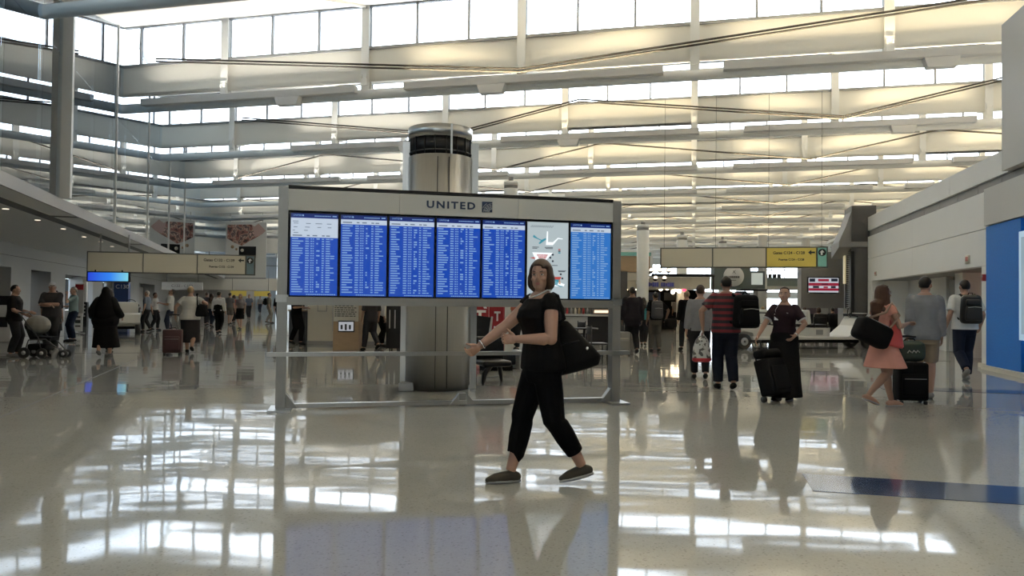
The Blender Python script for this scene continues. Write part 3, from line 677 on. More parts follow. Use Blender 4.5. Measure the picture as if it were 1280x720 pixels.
cb = empty('tall_case', (pl.x, pl.y, 0), rz, 'black tall rolling case beside the silver column', 'case')
MB().rbox((L / 2, .25, .75), (L, .5, 1.4), .03).build('body', M['black'], cb)
for x in (.25, .6): MB().box((L * x, -.012, .85), (.03, .02, .5)).build('latch', M['greyl'], cb)
for x in (.1, L - .1):
    for y in (.1, .4): MB().cyl((x - .02, y, .035), (x + .02, y, .035), .035, n=10).build('wheel', M['rubber'], cb)
# dark counter at the left end of the block
pl = ground(374, 431)
dc = empty('dark_counter', (pl.x - .35, pl.y + .6, 0), rz, 'dark counter at the left end of the cream block', 'counter')
MB().box((.1, .3, .5), (.5, .6, 1.0)).build('body', M['dark_metal'], dc); MB().box((.1, .3, 1.02), (.56, .66, .05)).build('worktop', M['wood'], dc)
# red lettered pillar
p = at(612, 440, 18.2)
rp_ = empty('red_sign_pillar', (p.x, p.y, 0), R(4), 'red pillar with white upright lettering right of the silver column', 'sign')
for nm, x0, x1, y0, y1, sz, letters in (('left_panel', -.36, -.02, .0, .16, .36, 'EAT'), ('right_panel', -.02, .33, .16, .0, .25, 'EATN')):
    L = math.hypot(x1 - x0, y1 - y0); a_ = math.atan2(y1 - y0, x1 - x0)
    pn = empty(nm, ((x0 + x1) / 2, (y0 + y1) / 2 , 0), a_ if True else 0, parent=rp_)
    MB().box((0, .05, 1.2), (L, .08, 2.4)).build('face', M['red'], pn)
    for i, ch in enumerate(letters):
        z = (1.78, 1.28, .98)[i] if len(letters) == 3 else (1.68, 1.36, .985, .62)[i]
        if len(letters) == 3: z = (1.75, 1.33, .96)[i]
        link('letter', text_mesh('letter', ch, sz * 1.25, M['whiteprint'], .004, sx=.8 if len(letters) == 4 else 1.15, bold=.012), pn, (-.06 if len(letters) == 3 else .03, .0, z))
# easel sign, low black bench, lounge chair, food counter, bistro furniture
p = at(601, 452, 16.6)
es = empty('easel_sign', (p.x, p.y, 0), R(0), 'black easel sign with a white edge before the red pillar', 'sign')
MB().prism([(-.16, 0, .35), (.12, 0, .35), (.22, 0, 1.0), (-.16, 0, 1.05)], (0, 0, 0), (0, .03, 0)).build('board', M['black'], es)
MB().prism([(.12, -.01, .3), (.19, -.01, .3), (.26, -.01, 1.02), (.22, -.01, 1.02)], (0, 0, 0), (0, .05, 0)).build('edge', M['greyl'], es)
for x in (-.13, .13): MB().cyl((x, .01, 0), (x, .02, .4), .02, n=6).build('leg', M['black'], es)
pl, pr = ground(604, 464), ground(657, 463); rz2 = 0
be = empty('low_bench', (pl.x, pl.y, 0), math.atan2(pr.y - pl.y, pr.x - pl.x), 'low black bench with a white end panel behind the walking woman', 'bench')
L = (pr - pl).length
MB().rbox((L / 2 - .1, .25, .22), (L - .2, .5, .22), .03).build('seat', M['black'], be); MB().box((L / 2 - .1, .25, .05), (L - .3, .4, .1)).build('plinth', M['blackm'], be)
MB().box((L - .06, .25, .2), (.12, .5, .36)).build('end_panel', M['greyl'], be)
p = ground(602, 481)
lc = empty('lounge_chair', (p.x + .1, p.y + .2, 0), R(20), 'black lounge chair leg and seat beside the silver column', 'chair')
MB().rbox((.12, .1, .33), (.5, .5, .10), .04).build('seat', M['black'], lc)
MB().chain([((-.12, -.1, 0.02), .03), ((-.10, -.1, .16), .045), ((.0, -.08, .3), .05), ((.1, 0, .34), .04)], 8, True).build('leg', M['black'], lc)
MB().chain([((.32, .25, 0.02), .03), ((.30, .25, .16), .04), ((.25, .2, .32), .04)], 8, True).build('leg', M['black'], lc)
MB().rbox((.14, .36, .55), (.5, .08, .42), .03).build('backrest', M['black'], lc)
pl, pr = ground(690, 428), ground(762, 427)
fc = empty('food_counter', (pl.x, pl.y, 0), 0, 'white and black food counter with a lit display right of the woman', 'counter'); L = (pr - pl).length
MB().box((L / 2, .4, .45), (L, .8, .9)).build('body', M['black'], fc); MB().box((L * .35, -.02, .6), (L * .35, .03, .55)).build('front_panel', M['greyl'], fc)
MB().box((L / 2, .35, .93), (L + .1, .95, .06)).build('worktop', M['greyl'], fc)
gc = MB().box((L * .78, .35, 1.05), (L * .36, .5, .18)).build('display_case', M['dark_metal'], fc); MB().box((L * .78, .09, 1.06), (L * .30, .02, .09)).build('lit_display', mat('display_glow', (1, .8, .6), .4, emit=1.0, ecol=(1, .72, .5)), gc)
MB().box((L / 2, 1.6, 1.25), (L + 1, .1, 2.5)).build('back_wall', M['dark_metal'], fc)
rnd = random.Random(9)
for k in range(9):
    bt = tag(MB().chain([((0, 0, 0), .04), ((0, 0, .16), .04), ((0, 0, .21), .015), ((0, 0, .26), .015)], 8).build('bottle', [M['grey'], M['cream'], M['wood'], M['red']][k % 4], loc=(pl.x + .12 + .14 * k, pl.y + .5, .96)), 'small %s bottle on the food counter, %s from its left end' % (('grey', 'cream', 'tan', 'red')[k % 4], ORD[k]), 'bottle', 'bottles on the food counter')
def bistro_chair(p, rz, lb):
    o = empty('bistro_chair', (p.x, p.y, 0), rz, lb, 'chair', 'black bistro chairs by the food counter')
    MB().rbox((0, 0, .45), (.4, .4, .04), .012).build('seat', M['black'], o)
    for x in (-.18, .18):
        for y in (-.18, .18): MB().cyl((x, y, 0), (x, y, .45 if y < 0 else .85), .017, n=6).build('leg', M['black'], o)
    MB().rbox((0, .18, .74), (.38, .03, .16), .01).build('backrest', M['black'], o)
bistro_chair(ground(746, 455), R(100), 'black bistro chair nearest the right board post')
bistro_chair(ground(720, 440), R(-60), 'black bistro chair behind the walking woman')
p = ground(730, 447)
bt = empty('bistro_table', (p.x, p.y, 0), 0, 'small black bistro table between the two black chairs', 'table')
MB().cyl((0, 0, .70), (0, 0, .73), .34, n=20).build('tabletop', M['black'], bt); MB().cyl((0, 0, .02), (0, 0, .7), .03, n=8).build('pedestal', M['black'], bt); MB().cyl((0, 0, 0), (0, 0, .025), .22, n=16).build('base', M['black'], bt)
# ------------------------------------------------------------------ food court canopy, lamps, menu boards
CYD = 36.0
cn = empty('food_canopy', (0, 0, 0), 0, 'curved cream food court canopy with blue lettering behind the board', 'canopy')
def arc_pts(y0, dy): return [at(x, y0, CYD + dy + (max(0, x - 850) / 40) ** 2 * 2) for x in (700, 740, 775, 805, 830, 850, 865, 878, 888)]
t0, b0 = arc_pts(345, 0), arc_pts(361, .0)
mb = MB(); n = len(t0)
back = [p + Vector((0, 5, 0)) for p in t0]
mb.rings([[t0[i], b0[i], b0[i] + Vector((0, 4, 0)), t0[i] + Vector((0, 4, 0))] for i in range(n)], smooth=False).build('fascia', M['cream'], cn)
t1, b1 = arc_pts(344, -.15), arc_pts(347, -.15)
MB().rings([[t1[i], b1[i], b1[i] + Vector((0, 1, 0)), t1[i] + Vector((0, 1, 0))] for i in range(n)], smooth=False).build('rim', M['white'], cn)
d = MB(); rnd = random.Random(2)
p0 = at(803, 357, CYD - .05); x = 0
blue_ink = mat('blue_letters', (.08, .09, .38), .5)
for k in range(15):
    w_ = rnd.uniform(.06, .11)
    if k != 8: d.box((p0.x + x, p0.y, p0.z + .06), (w_, .04, rnd.choice((.14, .2, .22))))
    x += .105
d.build('lettering', blue_ink, cn)['kind'] = 'stuff'
pc = at(798, 353, CYD - .04); MB().cyl(pc, pc + Vector((0, -.05, 0)), .13, n=14).build('emblem', M['whiteprint'], cn)
mbk = empty('menu_wall', at(820, 380, 39.5).xy.to_3d(), 0, 'dark menu wall under the food court canopy', 'wall')
MB().box((-1.5, .2, 1.05), (7.5, .2, 2.1)).build('wall', M['blackm'], mbk)
for k in range(5): MB().box((-4.2 + 1.3 * k, .08, 1.75), (1.1, .03, .42)).build('menu_panel', M['navy'] if k % 2 else M['dark_metal'], mbk)
for k in range(6): MB().box((-4 + 1.0 * k, .06, 1.35), (.35, .03, .22)).build('menu_panel', [M['red'], M['cream'], M['teal'], M['greyl']][k % 4], mbk)
lp = ((782, 362), (793, 361), (806, 360), (826, 361), (834, 360), (845, 362), (849, 364), (841, 365))
for i, (px, py) in enumerate(lp):
    c = at(px, py, 37.2)
    o = empty('pendant_lamp', c, 0, 'warm glowing pendant lamp under the canopy edge, %s lamp from the left' % LORD[i], 'lamp', 'pendant lamps under the canopy')
    MB().ell((0, 0, 0), (.10, .10, .11)).build('globe', M['bulb'], o); MB().cyl((0, 0, .1), (0, 0, .45), .012, n=6).build('cord', M['black'], o)
c = at(855, 362, 36.8); o = empty('pendant_lamp', c, 0, 'red glowing lamp at the right end of the pendant lamps', 'lamp'); MB().ell((0, 0, 0), (.10, .10, .1)).build('globe', M['redlamp'], o); MB().cyl((0, 0, .1), (0, 0, .45), .012, n=6).build('cord', M['black'], o)
tn = empty('shop_sign_box', at(792, 330, 34.2), 0, 'tan shop sign box with a teal top strip behind the right board post', 'sign')
MB().box((-1.2, .3, 0), (4.0, .5, .75)).build('box', M['wood'], tn); MB().box((-1.2, .02, .46), (4.0, .1, .16)).build('teal_strip', M['teal'], tn); MB().box((-1.2, .0, .58), (4.1, .2, .08)).build('top_strip', M['white'], tn); MB().box((.82, .02, .1), (.12, .1, .9)).build('end_strip', M['white'], tn)
MB().prism([(-3.2, 0, -.38), (.9, 0, -.38), (.4, 0, -.75), (-3.2, 0, -.75)], (0, .1, 0), (0, .6, 0)).build('awning', M['cream'], tn); MB().box((-.6, .8, -1.85), (.3, .3, 3.1)).build('support', M['grey'], tn)
# black boom with spot cluster
a, b = at(831, 344, 34), at(893, 344.5, 34)
tl = empty('spot_boom', a, 0, 'black horizontal boom carrying a cluster of small spots', 'lamp')
MB().cyl((-.6, 0, 0), b - a, .07, n=8).build('boom', M['black'], tl); MB().cyl(b - a + Vector((-.05, 0, 0)), b - a + Vector((-.05, 0, -2.9)), .05, n=8).build('stand', M['black'], tl)
for k in range(6):
    x = -.85 + .2 * k; h = MB().chain([((x, -.05, .18 if k % 2 else -.2), .10), ((x, -.15, .22 if k % 2 else -.14), .13)], 10).build('spot', M['black'] if k % 3 else M['greyl'], tl)
    MB().cyl((x, -.16, .22 if k % 2 else -.14), (x, -.17, .22 if k % 2 else -.14), .1, n=10).build('spot_lens', M['lamp'], h)
# grey-green sign block with round sign and pale screen
c = at(916, 347, 38)
gs = empty('round_sign_block', c, 0, 'grey green block bearing a round white sign beside the canopy', 'sign')
MB().box((.0, .4, 0), (1.85, .7, 1.25)).build('block', M['darkgreen'], gs)
dsk = MB().cyl((.05, .04, .07), (.05, -.02, .07), .52, n=32).build('disc', M['whiteprint'], gs)
d = MB()
for k in range(9): d.box((-.22 + .066 * k, -.03, .03), (.045, .01, .10))
for k in range(6): d.box((-.06 + .04 * k, -.03, -.14), (.025, .01, .03))
d.box((.05, -.03, .30), (.02, .01, .22), M=Matrix.Rotation(.7, 3, 'Y')); d.box((.07, -.03, .28), (.02, .01, .2), M=Matrix.Rotation(-.7, 3, 'Y'))
d.build('disc_print', M['ink'], dsk)['kind'] = 'stuff'
MB().box((1.25, .4, -.1), (.85, .6, .9)).build('side_block', M['darkgreen'], gs); MB().box((1.27, .09, -.05), (.58, .03, .6)).build('pale_screen', mat('pale_panel', (.5, .52, .5), .4, emit=.3, ecol=(.7, .8, .75)), gs); MB().box((1.1, .4, -.62), (1.4, .8, .08)).build('ledge', M['black'], gs)
MB().box((.6, .6, -1.75), (.5, .3, 2.15)).build('support', M['darkgreen'], gs)
for px, Y, wpx, lb in ((953, 41, 11, 'plain grey round column left of the far gallery windows'), (1007, 43, 10, 'plain grey round column right of the far gallery windows')):
    c = at(px, 380, Y); r = wpx / F_PX * Y / 2
    o = empty('round_column', (c.x, c.y, 0), 0, lb, 'column'); MB().chain([((0, 0, 0), r), ((0, 0, 5.2), r)], 20).build('shaft', M['greyl'], o); MB().chain([((0, 0, 0.0), r + .04), ((0, 0, .2), r + .04)], 20).build('base_ring', M['grey'], o)
# gallery with parapet, rail and seats (far right)
a, b = at(955, 347, 52), at(1012, 347, 52)
ga = empty('far_gallery', a, 0, 'grey gallery deck with railing before bright far windows', 'gallery'); L = b.x - a.x
zt_, zb_ = 0, at(955, 361, 52).z - a.z
MB().box((L / 2, .2, zb_ / 2), (L + 1.2, .3, -zb_)).build('parapet', M['darkgreen'], ga); MB().box((L / 2, 2, zb_ + .1), (L + 1.2, 4, .2)).build('deck', M['grey'], ga)
for k in range(7): MB().cyl((L * k / 6, .1, 0), (L * k / 6, .1, .55), .025, n=6).build('rail_post', M['mullion'], ga)
MB().cyl((0, .1, .55), (L, .1, .55), .03, n=6).build('top_rail', M['mullion'], ga)
for x in (0, L): MB().box((x, 1.5, zb_ - (a.z + zb_) / 2), (.4, .4, a.z + zb_)).build('support', M['grey'], ga)
for k in range(5):
    o = empty('gallery_chair', a + Vector((.25 + .32 * k, 1.2, .0)), 0, 'small dark chair on the far gallery deck, %s from the left' % ORD[k], 'chair', 'seats on the far gallery'); MB().rbox((0, 0, .0), (.28, .3, .08), .02, 1).build('cushion', M['black'], o); MB().rbox((0, .15, .16), (.28, .06, .3), .02, 1).build('backrest', M['black'], o); MB().box((0, .05, -.3), (.05, .05, .6)).build('leg', M['black'], o)
# grey wall with TV
c = at(1032, 356, 36.5)
tw = empty('grey_wall_block', (c.x, c.y, 0), R(-8), 'grey wall block standing behind the gate seats at right', 'wall block')
MB().box((.2, .6, 2.0), (2.6, .8, 4.0)).build('wall', M['grey'], tw)
for k in range(3): MB().box((-.6 + .55 * k, .17, .62), (.45, .05, 1.2)).build('wall_panel', M['greyl'] if k == 1 else mat('plum_panel', (.12, .09, .12), .5), tw)
MB().box((.95, .17, 1.5), (.06, .06, 3.0)).build('light_trim', M['whiteprint'], tw)
c = at(1029, 356.5, 36.0)
tv = empty('wall_screen', c, R(-8), 'wall screen showing red and white bands above the gate seats', 'screen')
MB().rbox((0, 0, 0), (1.48, .1, .80), .015, 1).build('case', M['black'], tv)
scn = MB().box((0, -.055, 0), (1.38, .012, .70)).build('display', mat('tv_white', (0, 0, 0), .3, emit=.5, ecol=(.75, .78, .85)), tv)
tvr = mat('tv_red', (0, 0, 0), .3, emit=.4, ecol=(.5, .03, .07)); tvd = mat('tv_dark', (0, 0, 0), .3, emit=.2, ecol=(.05, .06, .1))
for x, z, w_, h, m_ in ((0, .04, 1.38, .14, tvr), (0, -.21, 1.38, .12, tvr), (-.52, .24, .26, .16, tvd), (.5, .25, .3, .14, tvd), (-.35, -.09, .28, .1, tvd), (.1, -.1, .2, .08, tvr), (.45, -.09, .22, .1, tvd), (0, .24, .5, .12, tvr), (.05, .05, .3, .07, tvd)):
    MB().box((x, -.064, z), (w_, .006, h)).build('picture_block', m_, scn)
MB().box((.0, .1, .0), (.3, .12, .3)).build('bracket', M['black'], tv)
# ------------------------------------------------------------------ electric carts
def wheel(par, x, y, r=.24):
    w_ = MB().chain([((x, y - .09, r), r * .86), ((x, y - .08, r), r), ((x, y + .08, r), r), ((x, y + .09, r), r * .86)], 20).build('wheel', M['rubber'], par)
    MB().cyl((x, y - .095, r), (x, y + .095, r), r * .5, n=16).build('hub', M['greyl'], w_)
    MB().cyl((x, y - .10, r), (x, y + .10, r), r * .16, n=10).build('hub_cap', M['dark_metal'], w_)
def cart(loc, rz, label, L=4.2, rows=2):
    o = empty('electric_cart', loc, rz, label, 'cart')
    for x in (0, L):
        for y in (.1, 1.0): wheel(o, x, y)
    MB().rbox((L / 2, .55, .34), (L - .55, 1.1, .10), .03).build('floor_pan', M['cartwhite'], o)
    MB().rbox((L / 2, .55, .24), (L - .7, .9, .10), .02).build('chassis', M['blackm'], o)
    pr = lambda pts, nm, m_, y0=.03, y1=1.07: MB().prism([(x, 0, z) for x, z in pts], (0, y0, 0), (0, y1, 0)).build(nm, m_, o)
    f = pr([(L - .85, .33), (L - .42, .36), (L - .28, .53), (L + .0, .58), (L + .28, .50), (L + .42, .40), (L + .45, .62), (L + .30, 1.0), (L + .02, 1.12), (L - .10, 1.08), (L - .34, .72)], 'front_cowl', M['cartwhite'])
    for z, x in ((.95, L + .05), (.68, L - .10)): MB().cyl((x, .02, z), (x, .0, z), .05, n=10).build('lamp', mat('lamp_red', (.35, .02, .02), .4), f)
    MB().rbox((L - .08, .55, 1.06), (.3, 1.0, .10), .03).build('dashboard', M['black'], o)
    MB().cyl((L - .2, .35, 1.0), (L - .5, .35, 1.12), .02, n=6).build('steering_column', M['black'], o)
    w_ = MB(); w_.tube([(L - .5 + .06 * math.cos(R(a)), .35 + .18 * math.cos(R(a)), 1.14 + .15 * math.sin(R(a))) for a in range(0, 361, 30)], .015, 6); w_.build('steering_wheel', M['black'], o)
    pr([(-.45, .45), (-.34, .38), (-.28, .50), (0, .56), (.28, .50), (.36, .33), (1.05, .33), (1.0, .72), (.3, .80), (-.42, .74)], 'rear_body', M['cartwhite'])
    for k in range(rows):
        x = L - 1.75 - 1.15 * k
        s = pr([(x - .35, .38), (x + .35, .38), (x + .38, .66), (x - .38, .66)], 'seat_box', M['cartwhite'], .1, 1.0)
        MB().box((x, .095, .52), (.24, .01, .16)).build('seat_notice', M['grey'], s)
        MB().rbox((x + .02, .55, .71), (.66, .92, .10), .03).build('seat_cushion', M['black'], o)
        MB().rbox((x - .36, .55, .98), (.12, .9, .44), .03, M=Matrix.Rotation(-.15, 3, 'Y')).build('seat_back', M['cartwhite'], o)
        MB().tube([(x - .2, .06, .66), (x - .22, .06, .98), (x + .2, .06, .98), (x + .25, .06, .66)], .018, 6).build('arm_rail', M['black'], o)
    MB().tube([(.9, .1, .75), (.85, .1, 1.1), (.85, 1.0, 1.1), (.9, 1.0, .75)], .022, 6).build('grab_rail', M['black'], o)
    return o
pa, pb = ground(931, 437), ground(1066, 436.5)
pb = pa + (pb - pa).normalized() * 4.35
cart((pa.x, pa.y - .0, 0), math.atan2(pb.y - pa.y, pb.x - pa.x), 'long white electric passenger cart parked before the gate seats', L=4.35)
pa = ground(176, 418)
cart((pa.x, pa.y, 0), R(117), 'white electric cart parked end on by the left gate', L=2.6, rows=1)
# ------------------------------------------------------------------ gate seats at right
def gate_seat(p, rz, lb):
    o = empty('gate_chair', (p.x, p.y, 0), rz, lb, 'chair', 'black gate seats behind the cart')
    MB().rbox((0, 0, .43), (.52, .5, .08), .03, 1).build('cushion', M['black'], o); MB().rbox((0, .24, .72), (.52, .08, .56), .03, 1, M=Matrix.Rotation(-.12, 3, 'X')).build('backrest', M['black'], o)
    for x in (-.26, .26): MB().tube([(x, -.2, .0), (x, -.2, .62), (x, .2, .62)], .02, 6).build('arm_frame', M['chrome'], o)
    return o
SEATS = []
for k in range(10):
    p = at(918 + 17.5 * k, 400, 31.5); SEATS.append(Vector((p.x, 31.5, 0)))
    gate_seat(SEATS[-1], R(180), 'black gate chair in the row behind the long cart, %s from the left' % ORD[k])
# ------------------------------------------------------------------ left side: blue gate pillar, small signs, banner, stands, kiosk
c = at(151, 376, 34)
bp_ = empty('gate_pillar', (c.x, c.y, 0), R(10), 'dark blue gate pillar numbered C130 beside the left cart', 'sign'); zt2 = at(151, 353, 34).z
MB().box((0, .15, zt2 / 2), (.62, .3, zt2)).build('body', mat('pillar_blue', (.015, .04, .15), .5), bp_)
link('lettering', text_mesh('lettering', 'C130', .26, M['whiteprint'], .003), bp_, (.05, -.005, zt2 - .2))
c = at(228, 357.5, 50)
gate_s = empty('gate_number_sign', c, R(8), 'faded grey gate number sign C132 - C133 far down the left concourse', 'sign')
MB().box((0, 0, 0), (2.6, .15, .52)).build('panel', M['greyl'], gate_s); link('lettering', text_mesh('lettering', 'C132 - C133', .26, M['dark_metal'], .003), gate_s, (0, -.08, 0))
for x in (-1, 1): MB().cyl((x, 0, .25), (x, 0, SOFFIT_Z - c.z), .03, n=6).build('hanger', M['grey'], gate_s)
c = at(313, 367, 78)
ys = empty('yellow_sign', c, R(12), 'long yellow sign band at the far end of the left concourse', 'sign'); MB().box((0, 0, 0), (3.9, .2, .55)).build('panel', M['yellow'], ys); MB().box((.0, -.12, -.2), (.75, .05, .9)).build('notice', M['greyl'], ys)
for x in (-1.8, 1.8): MB().cyl((x, 0, .27), (x, 0, 2.5), .03, n=6).build('hanger', M['grey'], ys)
c = at(307.5, 313, 70); W, H = 51 / F_PX * 70, 71 / F_PX * 70
bn = empty('hanging_banner', c, R(0), 'tall hanging poster banner with a collage picture over a black card', 'banner')
MB().box((0, 0, 0), (W, .06, H)).build('sheet', mat('banner_paper', (.62, .62, .60), .6), bn)
col = mat('banner_collage', (.3, .2, .2), .6); t = col.node_tree; bs = t.nodes['Principled BSDF']
tc = t.nodes.new('ShaderNodeTexCoord'); nz = t.nodes.new('ShaderNodeTexNoise'); nz.inputs['Scale'].default_value = 1.6; nz.inputs['Detail'].default_value = 3; rp = t.nodes.new('ShaderNodeValToRGB'); rp.color_ramp.interpolation = 'CONSTANT'
e = rp.color_ramp.elements; e[0].color = (.05, .03, .03, 1); e[1].position = .62; e[1].color = (.62, .42, .36, 1)
for ps, cc_ in ((.42, (.28, .12, .10, 1)), (.5, (.5, .35, .28, 1)), (.55, (.12, .08, .08, 1))): x = e.new(ps); x.color = cc_
t.links.new(tc.outputs['Object'], nz.inputs['Vector']); t.links.new(nz.outputs['Fac'], rp.inputs[0]); t.links.new(rp.outputs[0], bs.inputs['Base Color'])
pt = [(x_, .08 + (z_ + .06) * .71) for x_, z_ in ((-.46, .46), (.12, .47), (.2, .42), (.30, .5), (.48, .32), (.40, .24), (.2, .12), (.05, .04), (-.1, -.06), (-.3, .02), (-.46, .12))]
MB().prism([(W * x, -.035, H * z) for x, z in pt], (0, 0, 0), (0, -.01, 0)).build('collage_print', col, bn)
MB().prism([(W * x, -.046, H * z) for x, z in [(.14, .435), (.2, .42), (.30, .477), (.48, .35), (.40, .293), (.22, .236)]], (0, 0, 0), (0, -.005, 0)).build('hand_print', mat('hand_pink', (.48, .33, .30), .6), bn)
cd = MB().box((W * .04, -.04, -H * .03), (W * .42, .02, H * .2)).build('card_print', M['black'], bn); MB().cyl((-W * .09, -.052, -H * .0), (-W * .09, -.05, -H * .0), .16, n=12).build('card_emblem', M['cream'], cd)
for x, z, r in ((-.33, .06, .16), (-.23, .02, .12)): MB().cyl((W * x, -.042, H * z), (W * x, -.03, H * z), r, n=10).build('bubble_print', M['wood'], bn)
MB().box((0, -.03, -H * .49), (W + .05, .08, .12)).build('bottom_bar', M['grey'], bn)
for x in (-.4, .4): MB().cyl((W * x, 0, H / 2), (W * x, 0, H / 2 + 1.0), .015, n=5).build('cord', M['rod'], bn)
p = ground(98, 417)
ss = empty('sign_stand', (p.x, p.y, 0), R(12), 'white sign stand with a red headed placard near the left wall', 'sign'); s_ = p.y / F_PX
MB().box((0, .03, 61 * s_ - .55), (10 * s_, .04, 1.2)).build('upper_placard', M['greyl'], ss); MB().box((0, .0, 61 * s_ - .09), (9 * s_, .02, .2)).build('red_header', M['red'], ss)
lp_ = MB().box((0, .0, .42), (9 * s_, .05, .68)).build('lower_placard', M['whiteprint'], ss)
for k in range(3): MB().box((-.02, -.03, .62 - .17 * k), (6 * s_, .01, .05 if k != 1 else .12)).build('print', M['ink'], lp_)
MB().cyl((0, .06, 0), (0, .06, 61 * s_), .025, n=6).build('pole', M['grey'], ss); MB().cyl((0, .06, 0), (0, .06, .03), .2, n=14).build('base', M['grey'], ss)
p = ground(105.5, 408)
cp = empty('slim_post', (p.x, p.y, 0), R(12), 'slim post, white above and black below, beside the sign stand', 'post'); s_ = p.y / F_PX; hh = at(105, 347, p.y).z
MB().box((0, 0, hh * .75), (4 * s_, .2, hh * .5)).build('upper_sleeve', M['white'], cp); MB().box((0, 0, hh * .25), (7 * s_, .26, hh * .5)).build('lower_sleeve', M['black'], cp)
for k in range(4): MB().box((0, -.14, hh * .44 - .17 * k), (3.2 * s_, .01, .07)).build('symbol', M['greyl'], cp)
p = ground(2, 428)
kw = empty('check_in_kiosk', (p.x, p.y, 0), R(12), 'white self service kiosk at the left edge of the picture', 'kiosk')
MB().rbox((0, .2, .55), (.45, .4, 1.1), .03).build('body', M['greyl'], kw); MB().rbox((0, .1, 1.2), (.42, .08, .36), .02, M=Matrix.Rotation(.3, 3, 'X')).build('screen_case', M['black'], kw); MB().box((0, -.02, .6), (.3, .02, .3)).build('printer_panel', M['black'], kw)
# ------------------------------------------------------------------ people
SKIN = {k: mat('skin_' + k, c, .5, var=.06, scale=20) for k, c in dict(fair=(.37, .215, .155), tan=(.29, .165, .115), brown=(.15, .085, .055), dark=(.09, .05, .035)).items()}
HAIR = {k: mat('hair_' + k, c, .55, spec=.2, var=.3, scale=40, bump=.3, aniso=(1, 1, .15)) for k, c in dict(black=(.012, .010, .009), brown=(.035, .020, .014), blond=(.26, .19, .11), grey=(.22, .21, .20), auburn=(.05, .025, .016)).items()}
EYEW = mat('eye_white', (.62, .60, .57), .3); IRIS = mat('iris', (.04, .025, .02), .2); LIP = mat('lips', (.36, .12, .11), .45); BROW = mat('brow', (.03, .018, .014), .7)
_cl = {}
def cloth(c):
    c = tuple(c)
    if c not in _cl: _cl[c] = mat('cloth_%d' % len(_cl), c, .85, var=.18, scale=9, bump=.25, spec=.06)
    return _cl[c]
def ik(a, c, l1, l2, hint):
    a, c = Vector(a), Vector(c); d = c - a; L = min(d.length, (l1 + l2) * .999); d.normalize(); c = a + d * L
    x = (l1 * l1 - l2 * l2 + L * L) / (2 * L); h = math.sqrt(max(0, l1 * l1 - x * x)); hv = Vector(hint); hv = hv - d * hv.dot(d)
    if hv.length < 1e-5: hv = d.orthogonal()
    return a + d * x + hv.normalized() * h, c
